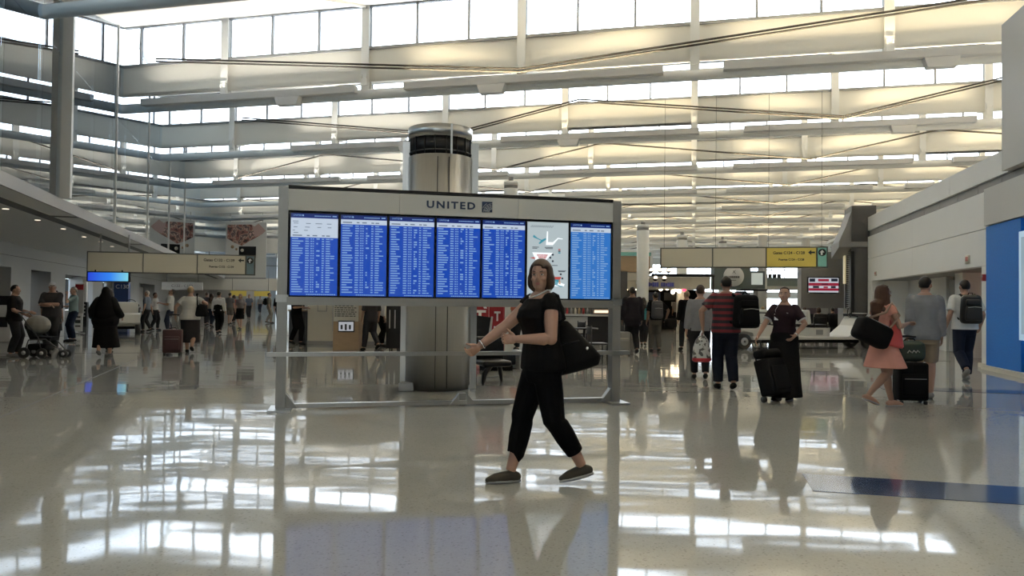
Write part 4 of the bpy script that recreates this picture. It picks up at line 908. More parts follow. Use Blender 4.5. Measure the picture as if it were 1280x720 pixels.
def person(label, loc, face, h=1.70, sex='m', vox=.014, legL=(.18, 0), legR=(-.2, .08), seated=False, armL=None, armR=None, elL=(-.3, -1, -.2), elR=(.3, -1, -.2),
           head=(0, 0), lean=0, twist=0, skin='fair', hair=('short', 'black'), top=None, bottom=None, shoes=(.02, .02, .02), fat=1.0, group=None, detail=False, curl=.5, sink=0, wid=1.0, thumbL=None, thumbR=None, armfat=1.0):
    """a standing, walking or seated figure facing local +y; legL/legR = (forward step, heel lift); armL/armR = wrist targets for a 1.70 m body"""
    k = h / 1.70
    root = empty('person', (loc[0], loc[1], sink), face, label, 'person', group)
    fem = sex == 'f'
    HIPZ = .90 if not seated else .50
    dz = HIPZ - .90
    def up(p):   # trunk posture: lean and twist grow from the hips upward
        p = Vector(p); z = p.z - .92; t = max(0, min(1, z / .45))
        q = Vector((p.x, p.y, 0)); q.rotate(Quaternion((0, 0, 1), twist * t))
        y, zz = q.y, z
        if z > 0:
            y2 = q.y * math.cos(lean * t) + zz * math.sin(lean * t); zz = zz * math.cos(lean * t) - q.y * math.sin(lean * t); y = y2
        return Vector((q.x, y, .92 + zz + dz)) * k
    sw = (.150 if fem else .168) * wid
    f = fat
    hipw = .086
    # --- trunk rings (z, rx, ry, yoff)
    if fem: T = [(.75, .12, .085, 0), (.80, .145, .105, 0), (.88, .172, .122, -.01), (.95, .168, .118, -.008), (1.03, .142, .105, 0), (1.10, .128, .098, .004), (1.18, .138, .108, .012), (1.26, .150, .128, .022), (1.32, .155, .115, .012), (1.38, .134, .088, 0), (1.425, .096, .072, -.008), (1.455, .066, .060, -.01)]
    else: T = [(.75, .12, .085, 0), (.80, .145, .100, 0), (.88, .162, .115, -.008), (.95, .160, .112, -.004), (1.03, .152, .108, 0), (1.10, .152, .108, .003), (1.20, .165, .115, .004), (1.28, .175, .120, .004), (1.34, .172, .110, 0), (1.395, .140, .086, -.005), (1.435, .098, .074, -.01), (1.465, .072, .064, -.01)]
    def trunk(mb, z0, z1, infl=0., n=18, rows=None, wide=0.):
        rs = []
        R_ = [r for r in T if z0 < r[0] < z1]
        def interp(z):
            for a, b in zip(T, T[1:]):
                if a[0] <= z <= b[0]:
                    q = (z - a[0]) / (b[0] - a[0]); return tuple(a[i] + (b[i] - a[i]) * q for i in range(4))
            return T[0] if z < T[0][0] else T[-1]
        R_ = [(z0,) + interp(z0)[1:]] + R_ + [(z1,) + interp(z1)[1:]]
        for z, rx, ry, yo in R_:
            g = 1 + (f - 1) * max(0, min(1, (1.44 - z) / .12))
            wz = wide * max(0, (1.2 - z) / .4)
            rs.append([up((math.copysign(abs(math.cos(a)) ** .9, math.cos(a)) * (rx * g + infl + wz), yo + math.copysign(abs(math.sin(a)) ** .9, math.sin(a)) * (ry * g + infl + wz), z)) for a in [2 * math.pi * j / n for j in range(n)]])
        mb.rings(rs)
    # --- joints
    sh = {-1: up((-sw, -.005, 1.375)), 1: up((sw, -.005, 1.375))}
    J = {}; D = {}
    UA, FA = .285 * k, .25 * k
    for s, wr_, el in ((-1, armL, elL), (1, armR, elR)):
        w_ = Vector(wr_) * k + Vector((0, 0, dz * k)) if wr_ is not None else up((s * (sw + .07 * f), .03, 1.385)) - Vector((0, 0, .53 * k))
        e_, w_ = ik(sh[s], w_, UA, FA, el); J[s] = (sh[s], e_, w_)
    TH, SH = .425 * k, .415 * k
    LJ = {}
    for s, (st, lift) in ((-1, legL), (1, legR)):
        hp = Vector((s * hipw, 0, HIPZ)) * k
        if seated: kn, an = Vector((s * .11, .42, .49)) * k, Vector((s * .11, .42 + st, .085)) * k
        else:
            an = Vector((s * (.075 if fem else .09), st, .085 + lift)) * k
            kn, an = ik(hp, an, TH, SH, (s * .05, 1, 0))
        LJ[s] = (hp, kn, an)
    def leg(mb, s, infl=0., upto=1.0, ends=True, loose=0.):
        hp, kn, an = LJ[s]
        g = f ** .6
        prof = [(0, .088), (.25, .082), (.5, .064), (.56, .060), (.68, .058), (.85, .043), (1.0, .036)]
        pts = []
        for t, r in prof:
            if t > upto + 1e-6: break
            p = hp.lerp(kn, t / .5) if t <= .5 else kn.lerp(an, (t - .5) / .5)
            if .5 < t < .9: p = p + Vector((0, -.012 * k, 0))
            pts.append((p, (r * g + infl + loose * max(0, t - .3)) * k))
        if pts and upto < 1.0:
            t = upto; p = hp.lerp(kn, t / .5) if t <= .5 else kn.lerp(an, (t - .5) / .5)
            r = pts[-1][1]; 
            if (p - pts[-1][0]).length > .01: pts.append((p, r * .98))
        mb.chain(pts, 14, ends=False)
        if ends: mb.ell(hp, [(.09 * g + infl) * k] * 3)
        mb.ell(kn, [(.058 * g + infl) * k] * 3) if upto > .5 else None
    def arm(mb, s, infl=0., upto=1.0, loose=0.):
        a, e_, w_ = J[s]; g = f ** .7 * (.9 if fem else 1.0) * armfat
        prof = [(0, .052), (.2, .050), (.5, .040), (.6, .042), (.8, .034), (1.0, .026)]
        pts = []
        for t, r in prof:
            if t > upto + 1e-6: break
            pts.append((a.lerp(e_, t / .5) if t <= .5 else e_.lerp(w_, (t - .5) / .5), (r * g + infl + loose * t) * k))
        if upto < 1.0:
            t = upto; p = a.lerp(e_, t / .5) if t <= .5 else e_.lerp(w_, (t - .5) / .5)
            if (p - pts[-1][0]).length > .01: pts.append((p, pts[-1][1] * 1.0))
        mb.chain(pts, 12); mb.ell(a, [(.051 * g + infl * .8) * k] * 3)
        if upto > .5: mb.ell(e_, [(.040 * g + infl) * k] * 3)
    # --- head frame
    nb = up((0, -.01, 1.45)); yaw, pit = head
    HM = (Matrix.Rotation(twist + yaw, 3, 'Z') @ Matrix.Rotation(-lean * .5 - pit, 3, 'X'))
    hc = nb + HM @ Vector((0, .024, .120)) * k
    def hp_(x, y, z): return hc + HM @ Vector((x, y, z)) * k
    def hell(mb, c, r, nu=14, nv=10): mb.ell(hp_(*c), [q * k for q in r], HM, nu, nv)
    # --- body
    B = MB()
    trunk(B, .81, 1.465)
    for s in (-1, 1): arm(B, s); leg(B, s)
    B.chain([(nb + Vector((0, 0, -.03)) * k, .062 * k), (nb + HM @ Vector((0, .0, .04)) * k, .052 * k), (hp_(0, -.01, -.04), .054 * k)], 12)
    hell(B, (0, -.008, .018), (.074, .092, .098)); hell(B, (0, .022, -.045), (.060, .066, .068)); hell(B, (0, .058, -.088), (.030, .026, .024))
    B.chain([(hp_(0, .080, .022), .008 * k), (hp_(0, .098, -.018), .0135 * k), (hp_(0, .090, -.028), .014 * k)], 8, True)
    for s in (-1, 1): hell(B, (s * .075, -.006, -.006), (.011, .020, .031), 8, 6); hell(B, (s * .012, .088, -.026), (.009, .010, .008), 6, 6)
    for s in (-1, 1):
        hell(B, (s * .030, .074, .030), (.024, .014, .008), 8, 6)      # brow ridge
        hell(B, (s * .036, .058, -.024), (.026, .022, .020), 8, 6)     # cheek
    # hands: palm, four fingers, thumb
    for s, th in ((-1, thumbL), (1, thumbR)):
        a, e_, w_ = J[s]; d = (w_ - e_).normalized(); t_ = Vector(th) if th else Vector((0, 1, 0)) + Vector((0, 0, .4)) * (1 if d.z > -.5 else 0)
        t_ = (t_ - d * t_.dot(d)).normalized(); nrm = d.cross(t_) * (1 if s == 1 else -1); nrm = nrm.normalized()
        if nrm.x * s > 0 and th is None and d.z < -.6: nrm = -nrm
        Mx = Matrix((t_, nrm, d)).transposed()
        B.ell(w_ + d * .045 * k, (.040 * k, .017 * k, .054 * k), Mx, 10, 8)
        B.chain([(w_ - d * .01 * k, .026 * k), (w_ + d * .03 * k, .024 * k)], 10)
        for off, ln in ((.031, .070), (.0105, .080), (-.0105, .074), (-.030, .058)):
            b0 = w_ + (d * .085 + t_ * off) * k; c1, c2 = curl, curl * 2.0
            d1 = (d * math.cos(c1) + nrm * math.sin(c1)); d2 = (d * math.cos(c2) + nrm * math.sin(c2))
            m1 = b0 + d1 * ln * .55 * k; B.chain([(b0 - d * .02 * k, .0095 * k), (b0, .0095 * k), (m1, .0088 * k), (m1 + d2 * ln * .5 * k, .0075 * k)], 7, True)
        b0 = w_ + (d * .028 + t_ * .034) * k; d1 = (d * .75 + t_ * .55 + nrm * .35).normalized(); B.chain([(b0, .013 * k), (b0 + d1 * .035 * k, .011 * k), (b0 + (d1 * .035 + (d1 * .7 + nrm * .4).normalized() * .032) * k, .009 * k)], 7, True)
    # feet
    FT = {}
    for s, (st, lift) in ((-1, legL), (1, legR)):
        hp, kn, an = LJ[s]; pit_ = min(1.0, lift * 3.4) if lift > 0 else lift * 6
        Fm = Matrix.Rotation(-pit_, 3, 'X'); FT[s] = Fm
        if seated: Fm = Matrix.Identity(3)
        q = lambda x, y, z: an + Fm @ Vector((x, y, z)) * k
        B.chain([(q(0, -.035, -.045), .036 * k), (q(0, .05, -.045), .038 * k), (q(s * .006, .12, -.058), .036 * k), (q(s * .004, .165, -.063), .022 * k)], 10, True)
    body = remesh(B, vox, SKIN[skin], 'body', 3)
    link('body', body, root)
    # --- clothes
    def grown(builder, name, c, v=None): 
        mb = MB(); builder(mb); return link(name, remesh(mb, v or vox * 1.15, cloth(c) if not isinstance(c, bpy.types.Material) else c, name, 2), root)
    if top:
        c = top['col']; sl = top.get('sleeve', .35); z0 = top.get('z0', .90); tk = top.get('thick', .012); nk = top.get('neck', 1.435)
        def tp(mb):
            trunk(mb, z0, nk, tk + .004, wide=top.get('wide', 0))
            for s in (-1, 1): arm(mb, s, tk + .002, sl, loose=.01)
        grown(tp, top.get('name', 'shirt'), c)
    if bottom:
        kd = bottom['kind']; c = bottom['col']
        if kd in ('trousers', 'shorts'):
            def bt(mb):
                trunk(mb, .765, bottom.get('z1', 1.0), .014)
                for s in (-1, 1): leg(mb, s, .014, bottom.get('len', .97 if kd == 'trousers' else .46), loose=bottom.get('loose', .02))
            grown(bt, kd, c)
        else:
            hem = bottom['hem']; fl_ = bottom.get('flare', .06)
            ymid = (LJ[-1][1].y + LJ[1][1].y) / 2 / k; ysp = abs(LJ[-1][1].y - LJ[1][1].y) / 2 / k
            def sk(mb):
                rs = []
                zs = [bottom.get('z1', 1.02), .96, .88, .78] + [q for q in (.6, .45, .3) if q > hem + .06] + [hem]
                for z in zs:
                    base = (.150, .112) if z > .99 else (.176, .13)
                    t = max(0, (.88 - z) / .88); g = f
                    rx = base[0] * g + .014 + fl_ * t; ry = base[1] * g + .014 + fl_ * t + ysp * min(1, t * 1.4); yo = ymid * min(1, t * 1.4)
                    rs.append([Vector((rx * math.cos(a), yo + ry * math.sin(a), z + dz)) * k * 1 + Vector((0, 0, 0)) for a in [2 * math.pi * (j / 24) for j in range(24)]])
                mb.rings(rs)
            grown(sk, 'skirt', c)
    if shoes:
        for s in (-1, 1):
            hp, kn, an = LJ[s]; Fm = FT[s] if not seated else Matrix.Identity(3); q = lambda x, y, z: an + Fm @ Vector((x, y, z)) * k
            mb = MB(); mb.chain([(q(0, -.05, -.044), .036 * k), (q(0, -.02, -.038), .045 * k), (q(0, .05, -.046), .045 * k), (q(s * .006, .12, -.056), .042 * k), (q(s * .004, .175, -.062), .024 * k)], 10, True)
            sh_ = link('shoe', remesh(mb, max(vox, .008), cloth(shoes), 'shoe', 2), root)
            if detail:
                sl_ = MB(); rs = []
                for zz in (-.085, -.066): rs.append([q(x, y, zz) for x, y in [(s * .006 + (.047 if abs(y_) < .5 else .040) * math.cos(a) , .055 + .142 * math.sin(a)) for a, y_ in [(2 * math.pi * j / 20, math.sin(2 * math.pi * j / 20)) for j in range(20)]]])
                sl_.rings(rs).build('sole', M['grey'], sh_)
    # --- hair
    kind, hcq = hair
    if kind != 'none':
        HMh = MB(); n1, n2 = 22, 16; rs = []
        for i in range(n2 + 1):
            ph = max(-1.5, min(1.5, math.pi * (i / n2 - .5))); ring = []
            for j in range(n1):
                a = 2 * math.pi * j / n1; x, y, z = math.cos(ph) * math.cos(a), math.cos(ph) * math.sin(a), math.sin(ph)
                rx, ry, rz_ = (.092, .110, .116) if kind == 'bob' else (.083, .100, .108); cy, cz = -.012, .020
                low = -.2 if kind == 'short' else -1.2
                if kind in ('bob', 'long') and z < 0:
                    rr = 1.0 / max(.35, math.cos(ph)) if ph > -1.1 else 1.0 / .45
                    x *= min(rr, 1.16 + .12 * min(1, -z * 1.6) if kind == 'bob' else 1.15); y *= min(rr, 1.2); dep = {'bob': .155, 'long': .20}[kind]; pz = z * dep; rx = .104 if kind == 'bob' else .092
                else: pz = z * rz_
                px_, py_ = x * rx, y * ry
                face_ = (math.sin(a) > .62 and z < (.46 - .25 * max(0, -x)) and z > -.98) if kind == 'bob' else (y > .30 and z < .60)
                if kind == 'short': face_ = (y > .42 and z < .60) or (y > -.15 and z < .12) or (y > -.45 and z < -.15) or z < -.62
                if face_: px_ *= .55; py_ *= .55; 
                if kind == 'short' and z < -.62: pz *= .6
                ring.append(hp_(px_, py_ + cy, pz + cz))
            rs.append(ring)
        HMh.rings(rs)
        if kind == 'long':
            bk = [up((0, -.10, zz)) for zz in (1.42, 1.32, 1.22)]
            HMh.chain([(hp_(0, -.05, .04), .085 * k), (hp_(0, -.06, -.10), .088 * k), (bk[0], .095 * k), (bk[1], .088 * k), (bk[2], .05 * k)], 14, True)
            for s in (-1, 1): HMh.chain([(hp_(s * .06, -.02, .0), .04 * k), (hp_(s * .075, -.02, -.12), .042 * k), (up((s * .09, -.06, 1.34)), .045 * k)], 10, True)
        if kind == 'bun': HMh.ell(hp_(0, -.11, .04), [.045 * k] * 3)
        if kind == 'cap':
            HMh = MB(); HMh.ell(hp_(0, -.01, .045), (.084 * k, .100 * k, .078 * k), HM); HMh.ell(hp_(0, .10, .055), (.065 * k, .07 * k, .012 * k), HM)
            link('cap', remesh(HMh, .010, cloth((.45, .45, .45)), 'cap', 2), root)
        elif kind == 'veil':
            HMh = MB(); HMh.ell(hp_(0, -.015, .01), (.100 * k, .115 * k, .125 * k), HM); HMh.chain([(hp_(0, -.03, -.03), .10 * k), (up((0, -.02, 1.40)), .17 * k), (up((0, -.02, 1.22)), .24 * k), (up((0, -.02, 1.0)), .26 * k)], 18, True)
            link('veil', remesh(HMh, .014, cloth(M['blackm'].node_tree.nodes['Principled BSDF'].inputs[0].default_value[:3]), 'veil', 3), root)
        else:
            link('hair', remesh(HMh, .009 if not detail else .006, HAIR[hcq], 'hair', 3 if kind != 'short' else 2), root)
    # --- face
    if detail or head[0] is not None and detail is not None:
        for s in (-1, 1):
            MBe = MB(); MBe.ell(hp_(s * .031, .0735, .010), (.0125 * k, .0095 * k, .0068 * k), HM, 12, 8)
            e_ = MBe.build('eye', EYEW, root)
            if detail: MB().ell(hp_(s * .031, .0790, .0105), (.0066 * k, .0062 * k, .0062 * k), HM, 10, 8).build('iris', IRIS, e_)
            MB().chain([(hp_(s * .048, .070, .031), .0028 * k), (hp_(s * .034, .0855, .036), .0038 * k), (hp_(s * .018, .0875, .031), .003 * k)], 6, True).build('eyebrow', BROW, root)
        mb = MB(); mb.chain([(hp_(-.024, .075, -.055), .003 * k), (hp_(-.010, .0825, -.053), .0045 * k), (hp_(0, .0845, -.0545), .004 * k), (hp_(.010, .0825, -.053), .0045 * k), (hp_(.024, .075, -.055), .003 * k)], 8, True)
        mb.chain([(hp_(-.016, .080, -.060), .003 * k), (hp_(0, .0835, -.062), .005 * k), (hp_(.016, .080, -.060), .003 * k)], 8, True).build('lips', LIP, root)
    mw = Matrix.Translation((loc[0], loc[1], sink)) @ Matrix.Rotation(face, 4, 'Z')
    W_ = lambda p: mw @ Vector(p)
    hand = lambda s: W_(J[s][2] + (J[s][2] - J[s][1]).normalized() * .085 * k)
    return dict(root=root, handL=hand(-1), handR=hand(1), shL=W_(sh[-1]), shR=W_(sh[1]), wristL=W_(J[-1][2]), elbowL=W_(J[-1][1]), wristR=W_(J[1][2]), up=lambda x, y, z: W_(up((x, y, z))), local=up, hp=hp_, k=k, mw=mw, J=J, anL=W_(LJ[-1][2]))
def facing(px_dx, toward=0.0):
    """heading angle (rz) so that local +y points: px_dx=+1 right of picture, -1 left; toward>0 turns to the viewer; 0,0 = away"""
    return math.atan2(-px_dx, -toward) if (px_dx or toward) else 0.0
# ------------------------------------------------------------------ luggage builders
def strap(par, name, pts, w_=.035, t_=.006, m=None):
    mb = MB(); P = [Vector(p) for p in pts]
    mb.chain([(p, w_ / 2) for p in P], 8); return mb.build(name, m or M['blackm'], par)
def backpack(loc, rz, label, m, w_=.32, h=.46, d=.18, straps=True, tilt=0, zip_m=None):
    o = empty('backpack', loc, rz, label, 'bag'); o.rotation_euler.x = tilt
    MB().rbox((0, -d / 2, 0), (w_, d, h), .07, 3, taper=.88).build('main_pack', m, o)
    MB().rbox((0, -d - .02, -h * .14), (w_ * .78, .09, h * .5), .035, 3, taper=.9).build('front_pocket', m, o)
    MB().rbox((0, -d - .005, h * .23), (w_ * .66, .06, h * .22), .025, 2).build('top_pocket', m, o)
    MB().tube([(-w_ * .3, -d - .069, h * .06), (0, -d - .072, h * .085), (w_ * .3, -d - .069, h * .06)], .005, 6).build('zip', zip_m or M['grey'], o)
    MB().tube([(-.04, -d * .3, h * .48), (-.03, -d * .35, h * .56), (.03, -d * .35, h * .56), (.04, -d * .3, h * .48)], .010, 6).build('grab_loop', M['blackm'], o)
    if straps:
        for s in (-1, 1): MB().chain([((s * w_ * .25, 0, h * .42), .022), ((s * w_ * .32, .07, h * .50), .024), ((s * w_ * .40, .17, h * .40), .024), ((s * w_ * .44, .20, h * .1), .020), ((s * w_ * .50, .10, -h * .22), .014), ((s * w_ * .46, 0, -h * .36), .012)], 8).build('shoulder_strap', M['blackm'], o)
    return o
def suitcase(loc, rz, label, m, w_=.40, h=.56, d=.24, handle=.42, tilt=0., group=None, cat='suitcase'):
    """stands on wheels; back face local -y is where the pull handle sits"""
    o = empty('suitcase', loc, rz, label, cat, group); o.rotation_euler.x = tilt
    MB().rbox((0, d / 2, h / 2 + .05), (w_, d, h), .035, 3).build('shell', m, o)
    MB().rbox((0, d + .015, h * .42 + .05), (w_ * .82, .05, h * .58), .02, 2).build('front_pocket', m, o)
    MB().tube([(-w_ * .36, d + .043, h * .68), (w_ * .36, d + .043, h * .68)], .005, 6).build('zip', M['grey'], o)
    for s in (-1, 1):
        MB().cyl((s * w_ * .42 - .015, .03, .04), (s * w_ * .42 + .015, .03, .04), .04, n=14).build('wheel', M['rubber'], o)
        MB().rbox((s * w_ * .4, d - .03, .025), (.05, .04, .05), .008, 1).build('foot', M['black'], o)
        MB().cyl((s * .09, .02, h + .03), (s * .09, .02, h + .05 + handle), .009, n=8).build('handle_rod', M['chrome'] if group is None else M['black'], o)
    MB().chain([((-.11, .02, h + .05 + handle), .014), ((0, .02, h + .06 + handle), .017), ((.11, .02, h + .05 + handle), .014)], 8, True).build('grip', M['black'], o)
    MB().tube([(-.08, d * .5, h + .05), (-.06, d * .5, h + .085), (.06, d * .5, h + .085), (.08, d * .5, h + .05)], .011, 6).build('top_handle', M['black'], o)
    return o
BLK = (.006, .006, .0065); NAVYC = (.014, .018, .032); DGREY = (.018, .018, .020); GREYC = (.16, .165, .175)
# ------------------------------------------------------------------ the walking woman in the foreground
g = ground(676, 604)
fx = facing(-1, .30)
W1 = person('woman walking left in black short sleeved top and cropped black trousers, looking at the camera', (g.x, g.y), fx, h=1.665, sex='f', vox=.0055, detail=True, fat=1.13,
            legL=(-.30, .05), legR=(.22, 0), armR=(.20, .50, .98), elR=(.2, -.3, -1), armL=(-.16, .25, 1.10), elL=(-.45, -1, -.45), twist=R(8), lean=R(2), head=(R(47), R(0)), curl=.95, armfat=1.14,
            skin='fair', hair=('bob', 'brown'), top=dict(col=BLK, sleeve=.13, z0=.86, thick=.014, name='top', wide=.012, neck=1.40), bottom=dict(kind='trousers', col=(.004, .004, .0045), len=.86, loose=.012), shoes=(.06, .055, .045), thumbL=(.3, .2, 1), thumbR=(-.4, .3, 1))
r1 = W1['root']; k1_ = W1['k']
nk = MB(); cn_ = W1['local']
nk.tube([cn_((.084 * math.sin(a) , -.012 + .098 * math.cos(a) * (1 if math.cos(a) > 0 else .7), 1.462 - .052 * max(0, math.cos(a)))) for a in [2 * math.pi * j / 24 for j in range(25)]], .0055, 6)
tag(nk.build('necklace', mat('pearl', (.7, .68, .62), .3), r1), 'pale bead necklace')
wj = W1['J'][1]; d_ = (wj[2] - wj[1]).normalized(); o1 = d_.orthogonal().normalized(); o2 = d_.cross(o1)
tag(MB().tube([wj[2] - d_ * .02 + (o1 * math.cos(a) + o2 * math.sin(a)) * .033 for a in [2 * math.pi * j / 16 for j in range(17)]], .006, 6).build('bracelet', M['chrome'], r1), 'pale bracelet on the outstretched wrist')
# her black shoulder bag hangs on the near shoulder behind the arm
sp = W1['shL']; c = at(713, 432, sp.y + .16)
hb = empty('shoulder_bag', (c.x, c.y, c.z), R(-14), 'large slouchy black shoulder bag carried by the walking woman', 'bag')
rot = Matrix.Rotation(R(-16), 3, 'Y')
mb = MB(); mb.loft([(-.02, 0, -.20, .10, .05), (0, 0, -.19, .17, .085), (.005, 0, -.13, .200, .10), (-.005, 0, -.04, .165, .09), (-.02, 0, .07, .115, .07), (-.03, 0, .16, .075, .045), (-.035, 0, .19, .06, .02)], 20, rot)
link('bag_body', remesh(mb, .010, M['blackm'], 'bag_body', 4), hb)
loc_ = lambda p: hb.matrix_basis.inverted() @ Vector(p)
hb_m = (Matrix.Translation(hb.location) @ Matrix.Rotation(R(-14), 4, 'Z')).inverted()
st_ = [rot @ Vector((-.07, -.03, .17)), hb_m @ (sp + Vector((.10, -.035, -.12))), hb_m @ (sp + Vector((.05, -.03, .045))), hb_m @ (sp + Vector((.02, .03, .062))), hb_m @ (sp + Vector((.10, .14, -.05))), rot @ Vector((-.02, .04, .17))]
MB().chain([(p, .013) for p in st_], 8).build('strap', M['blackm'], hb)
MB().tube([rot @ Vector((x, -.097 + .12 * abs(x), .02)) for x in (-.10, -.05, .0, .05, .09)], .005, 6).build('zip', M['black'], hb)
MB().cyl(rot @ Vector((.13, -.085, -.05)), rot @ Vector((.13, -.10, -.05)), .012, n=10).build('stud', M['chrome'], hb)
# ------------------------------------------------------------------ right group
g = ground(907, 487)
stripe = mat('stripe_shirt', (.1, .02, .02), .85); t = stripe.node_tree; bs = t.nodes['Principled BSDF']
tc = t.nodes.new('ShaderNodeTexCoord'); sx = t.nodes.new('ShaderNodeSeparateXYZ'); mm = t.nodes.new('ShaderNodeMath'); mm.operation = 'MULTIPLY'; mm.inputs[1].default_value = 10.5; fr_ = t.nodes.new('ShaderNodeMath'); fr_.operation = 'FRACT'; gt = t.nodes.new('ShaderNodeMath'); gt.operation = 'GREATER_THAN'; gt.inputs[1].default_value = .52
mx = t.nodes.new('ShaderNodeMix'); mx.data_type = 'RGBA'; mx.inputs[6].default_value = (.012, .012, .016, 1); mx.inputs[7].default_value = (.16, .016, .022, 1)
t.links.new(tc.outputs['Object'], sx.inputs[0]); t.links.new(sx.outputs[2], mm.inputs[0]); t.links.new(mm.outputs[0], fr_.inputs[0]); t.links.new(fr_.outputs[0], gt.inputs[0]); t.links.new(gt.outputs[0], mx.inputs[0]); t.links.new(mx.outputs[2], bs.inputs['Base Color'])
P2 = person('tall man seen from behind in a red and black striped polo shirt and dark jeans', (g.x, g.y), R(-4), h=1.80, vox=.010, detail=None, fat=1.12, legL=(.10, 0), legR=(-.12, .03), armL=(-.33, .06, .93), elL=(-1, -.3, 0), armR=(.22, .20, 1.30), elR=(1, -.6, -.6), thumbL=(0, 1, 0),
            skin='tan', hair=('short', 'black'), top=dict(col=stripe, sleeve=.36, z0=.84, thick=.018, name='polo_shirt', wide=.02), bottom=dict(kind='trousers', col=(.010, .012, .020), loose=.03), shoes=BLK, head=(R(-6), 0))
hl = P2['handL']
pb_ = empty('shopping_bag', (hl.x - .02, hl.y, hl.z), R(8), 'white printed plastic shopping bag with red bottom held by the striped man', 'bag')
bagm = mat('bag_print', (.5, .5, .48), .6); t = bagm.node_tree; tc = t.nodes.new('ShaderNodeTexCoord'); vz = t.nodes.new('ShaderNodeTexNoise'); vz.inputs['Scale'].default_value = 14; rp = t.nodes.new('ShaderNodeValToRGB'); rp.color_ramp.interpolation = 'CONSTANT'; e = rp.color_ramp.elements; e[0].color = (.10, .09, .08, 1); e[1].position = .47; e[1].color = (.58, .57, .53, 1)
t.links.new(tc.outputs['Object'], vz.inputs[0]); t.links.new(vz.outputs[0], rp.inputs[0]); t.links.new(rp.outputs[0], t.nodes['Principled BSDF'].inputs[0])
MB().loft([(0, 0, -.46, .13, .07, .7), (0, 0, -.42, .15, .085, .7), (0, 0, -.25, .14, .08, .8), (0, 0, -.12, .10, .055), (0, 0, -.06, .05, .03)], 18).build('bag_body', bagm, pb_)
MB().loft([(0, 0, -.475, .12, .065, .7), (0, 0, -.455, .152, .087, .7), (0, 0, -.41, .153, .088, .7)], 18).build('red_bottom', mat('bag_red', (.35, .02, .03), .5), pb_)
for s in (-1, 1): MB().chain([((s * .035, 0, -.07), .012), ((s * .02, 0, -.02), .009), ((0, 0, .02), .009)], 6, True).build('handle', M['whiteprint'], pb_)
c = P2['up'](.20, -.13, 1.17)
backpack((c.x + .02, c.y, c.z), R(-4 + 14), 'large black backpack slung on the right shoulder of the striped man', M['blackm'], .42, .52, .2, straps=True)
g = ground(884, 478)
person('person in grey top and dark trousers mostly hidden behind the striped man', (g.x - .0, g.y + .5), R(-10), h=1.70, vox=.013, detail=None, legL=(.12, 0), legR=(-.1, .03), top=dict(col=(.22, .22, .23), sleeve=.9, z0=.86), bottom=dict(kind='trousers', col=DGREY), hair=('short', 'brown'))
g = ground(858, 438)
person('fair haired man walking away in a black jacket, left of the striped man', (g.x, g.y), R(8), h=1.74, vox=.014, detail=None, legL=(.16, 0), legR=(-.2, .08), top=dict(col=BLK, sleeve=.98, z0=.80, thick=.024, name='jacket'), bottom=dict(kind='trousers', col=DGREY), hair=('short', 'blond'))
g = ground(819, 440)
P4 = person('man walking away with a grey backpack, dark tee and khaki trousers', (g.x, g.y), R(3), h=1.68, vox=.014, detail=None, legL=(.05, 0), legR=(-.08, .02), skin='brown', top=dict(col=BLK, sleeve=.4, z0=.88), bottom=dict(kind='trousers', col=(.07, .065, .055)), hair=('short', 'black'), armR=(.34, .1, .95), elR=(1, -.4, 0))
c = P4['up'](0, -.12, 1.2); backpack(c, R(3), 'grey backpack worn by the man in khaki trousers', mat('pack_grey', (.05, .05, .055), .8), .34, .5, .17)
c = P4['handR']; o = empty('hand_bag', (c.x + .14, c.y, c.z + .08), R(20), 'dark holdall carried in the right hand of the grey backpack man', 'bag'); MB().rbox((0, 0, -.14), (.34, .2, .26), .06, 3).build('bag_body', M['blackm'], o); MB().tube([(-.1, 0, -.03), (-.07, 0, .06), (.07, 0, .06), (.1, 0, -.03)], .012, 6).build('handle', M['blackm'], o)
g = ground(790, 443)
person('man in a dark coat walking away just right of the board post', (g.x, g.y), R(4), h=1.79, vox=.014, detail=None, fat=1.1, legL=(.12, 0), legR=(-.16, .05), skin='brown', top=dict(col=(.014, .013, .016), sleeve=.98, z0=.70, thick=.028, wide=.02, name='coat'), bottom=dict(kind='trousers', col=DGREY), hair=('short', 'black'))
g = ground(780, 442); suitcase((g.x - .12, g.y - .25, 0), R(180), 'pale grey suitcase rolling beside the man in the dark coat', mat('case_grey', (.20, .19, .17), .5), .42, .55, .26, .4)
g = ground(804, 432); person('small woman in a turquoise top between the coat man and the backpack man', (g.x, g.y), R(-20), h=1.55, sex='f', vox=.015, detail=None, top=dict(col=(.04, .18, .20), sleeve=.4), bottom=dict(kind='trousers', col=DGREY), hair=('long', 'black'), legL=(.1, 0), legR=(-.1, .02))
# staff woman with trolley bag
g = ground(980, 500)
P7 = person('woman in dark uniform dress and long black skirt pulling a black trolley bag', (g.x, g.y), facing(-.62, .8), h=1.61, sex='f', vox=.008, detail=True, fat=1.08, legL=(-.05, 0), legR=(.10, 0), armR=(.30, .30, .93), elR=(1, -.4, -.3), armL=(-.22, .20, .98), elL=(-1, -.5, -.2), skin='fair', hair=('short', 'brown'), head=(R(8), R(-4)),
            top=dict(col=(.02, .012, .016), sleeve=.40, z0=.90, thick=.016, name='blouse', neck=1.42), bottom=dict(kind='skirt', col=BLK, hem=.07, flare=.10), shoes=BLK)
u_ = P7['local']
tag(MB().rbox(u_((.07, .152, 1.24)), (.055, .008, .09), .003, 1).build('badge', M['whiteprint'], P7['root']), 'white badge on the chest')
MB().tube([u_((.05, .10, 1.43)), u_((.09, .135, 1.34)), u_((.075, .15, 1.285))], .004, 6).build('lanyard', M['greyl'], P7['root'])
MB().rbox(u_((-.07, .148, 1.30)), (.06, .006, .012), .002, 1).build('name_bar', M['greyl'], P7['root'])
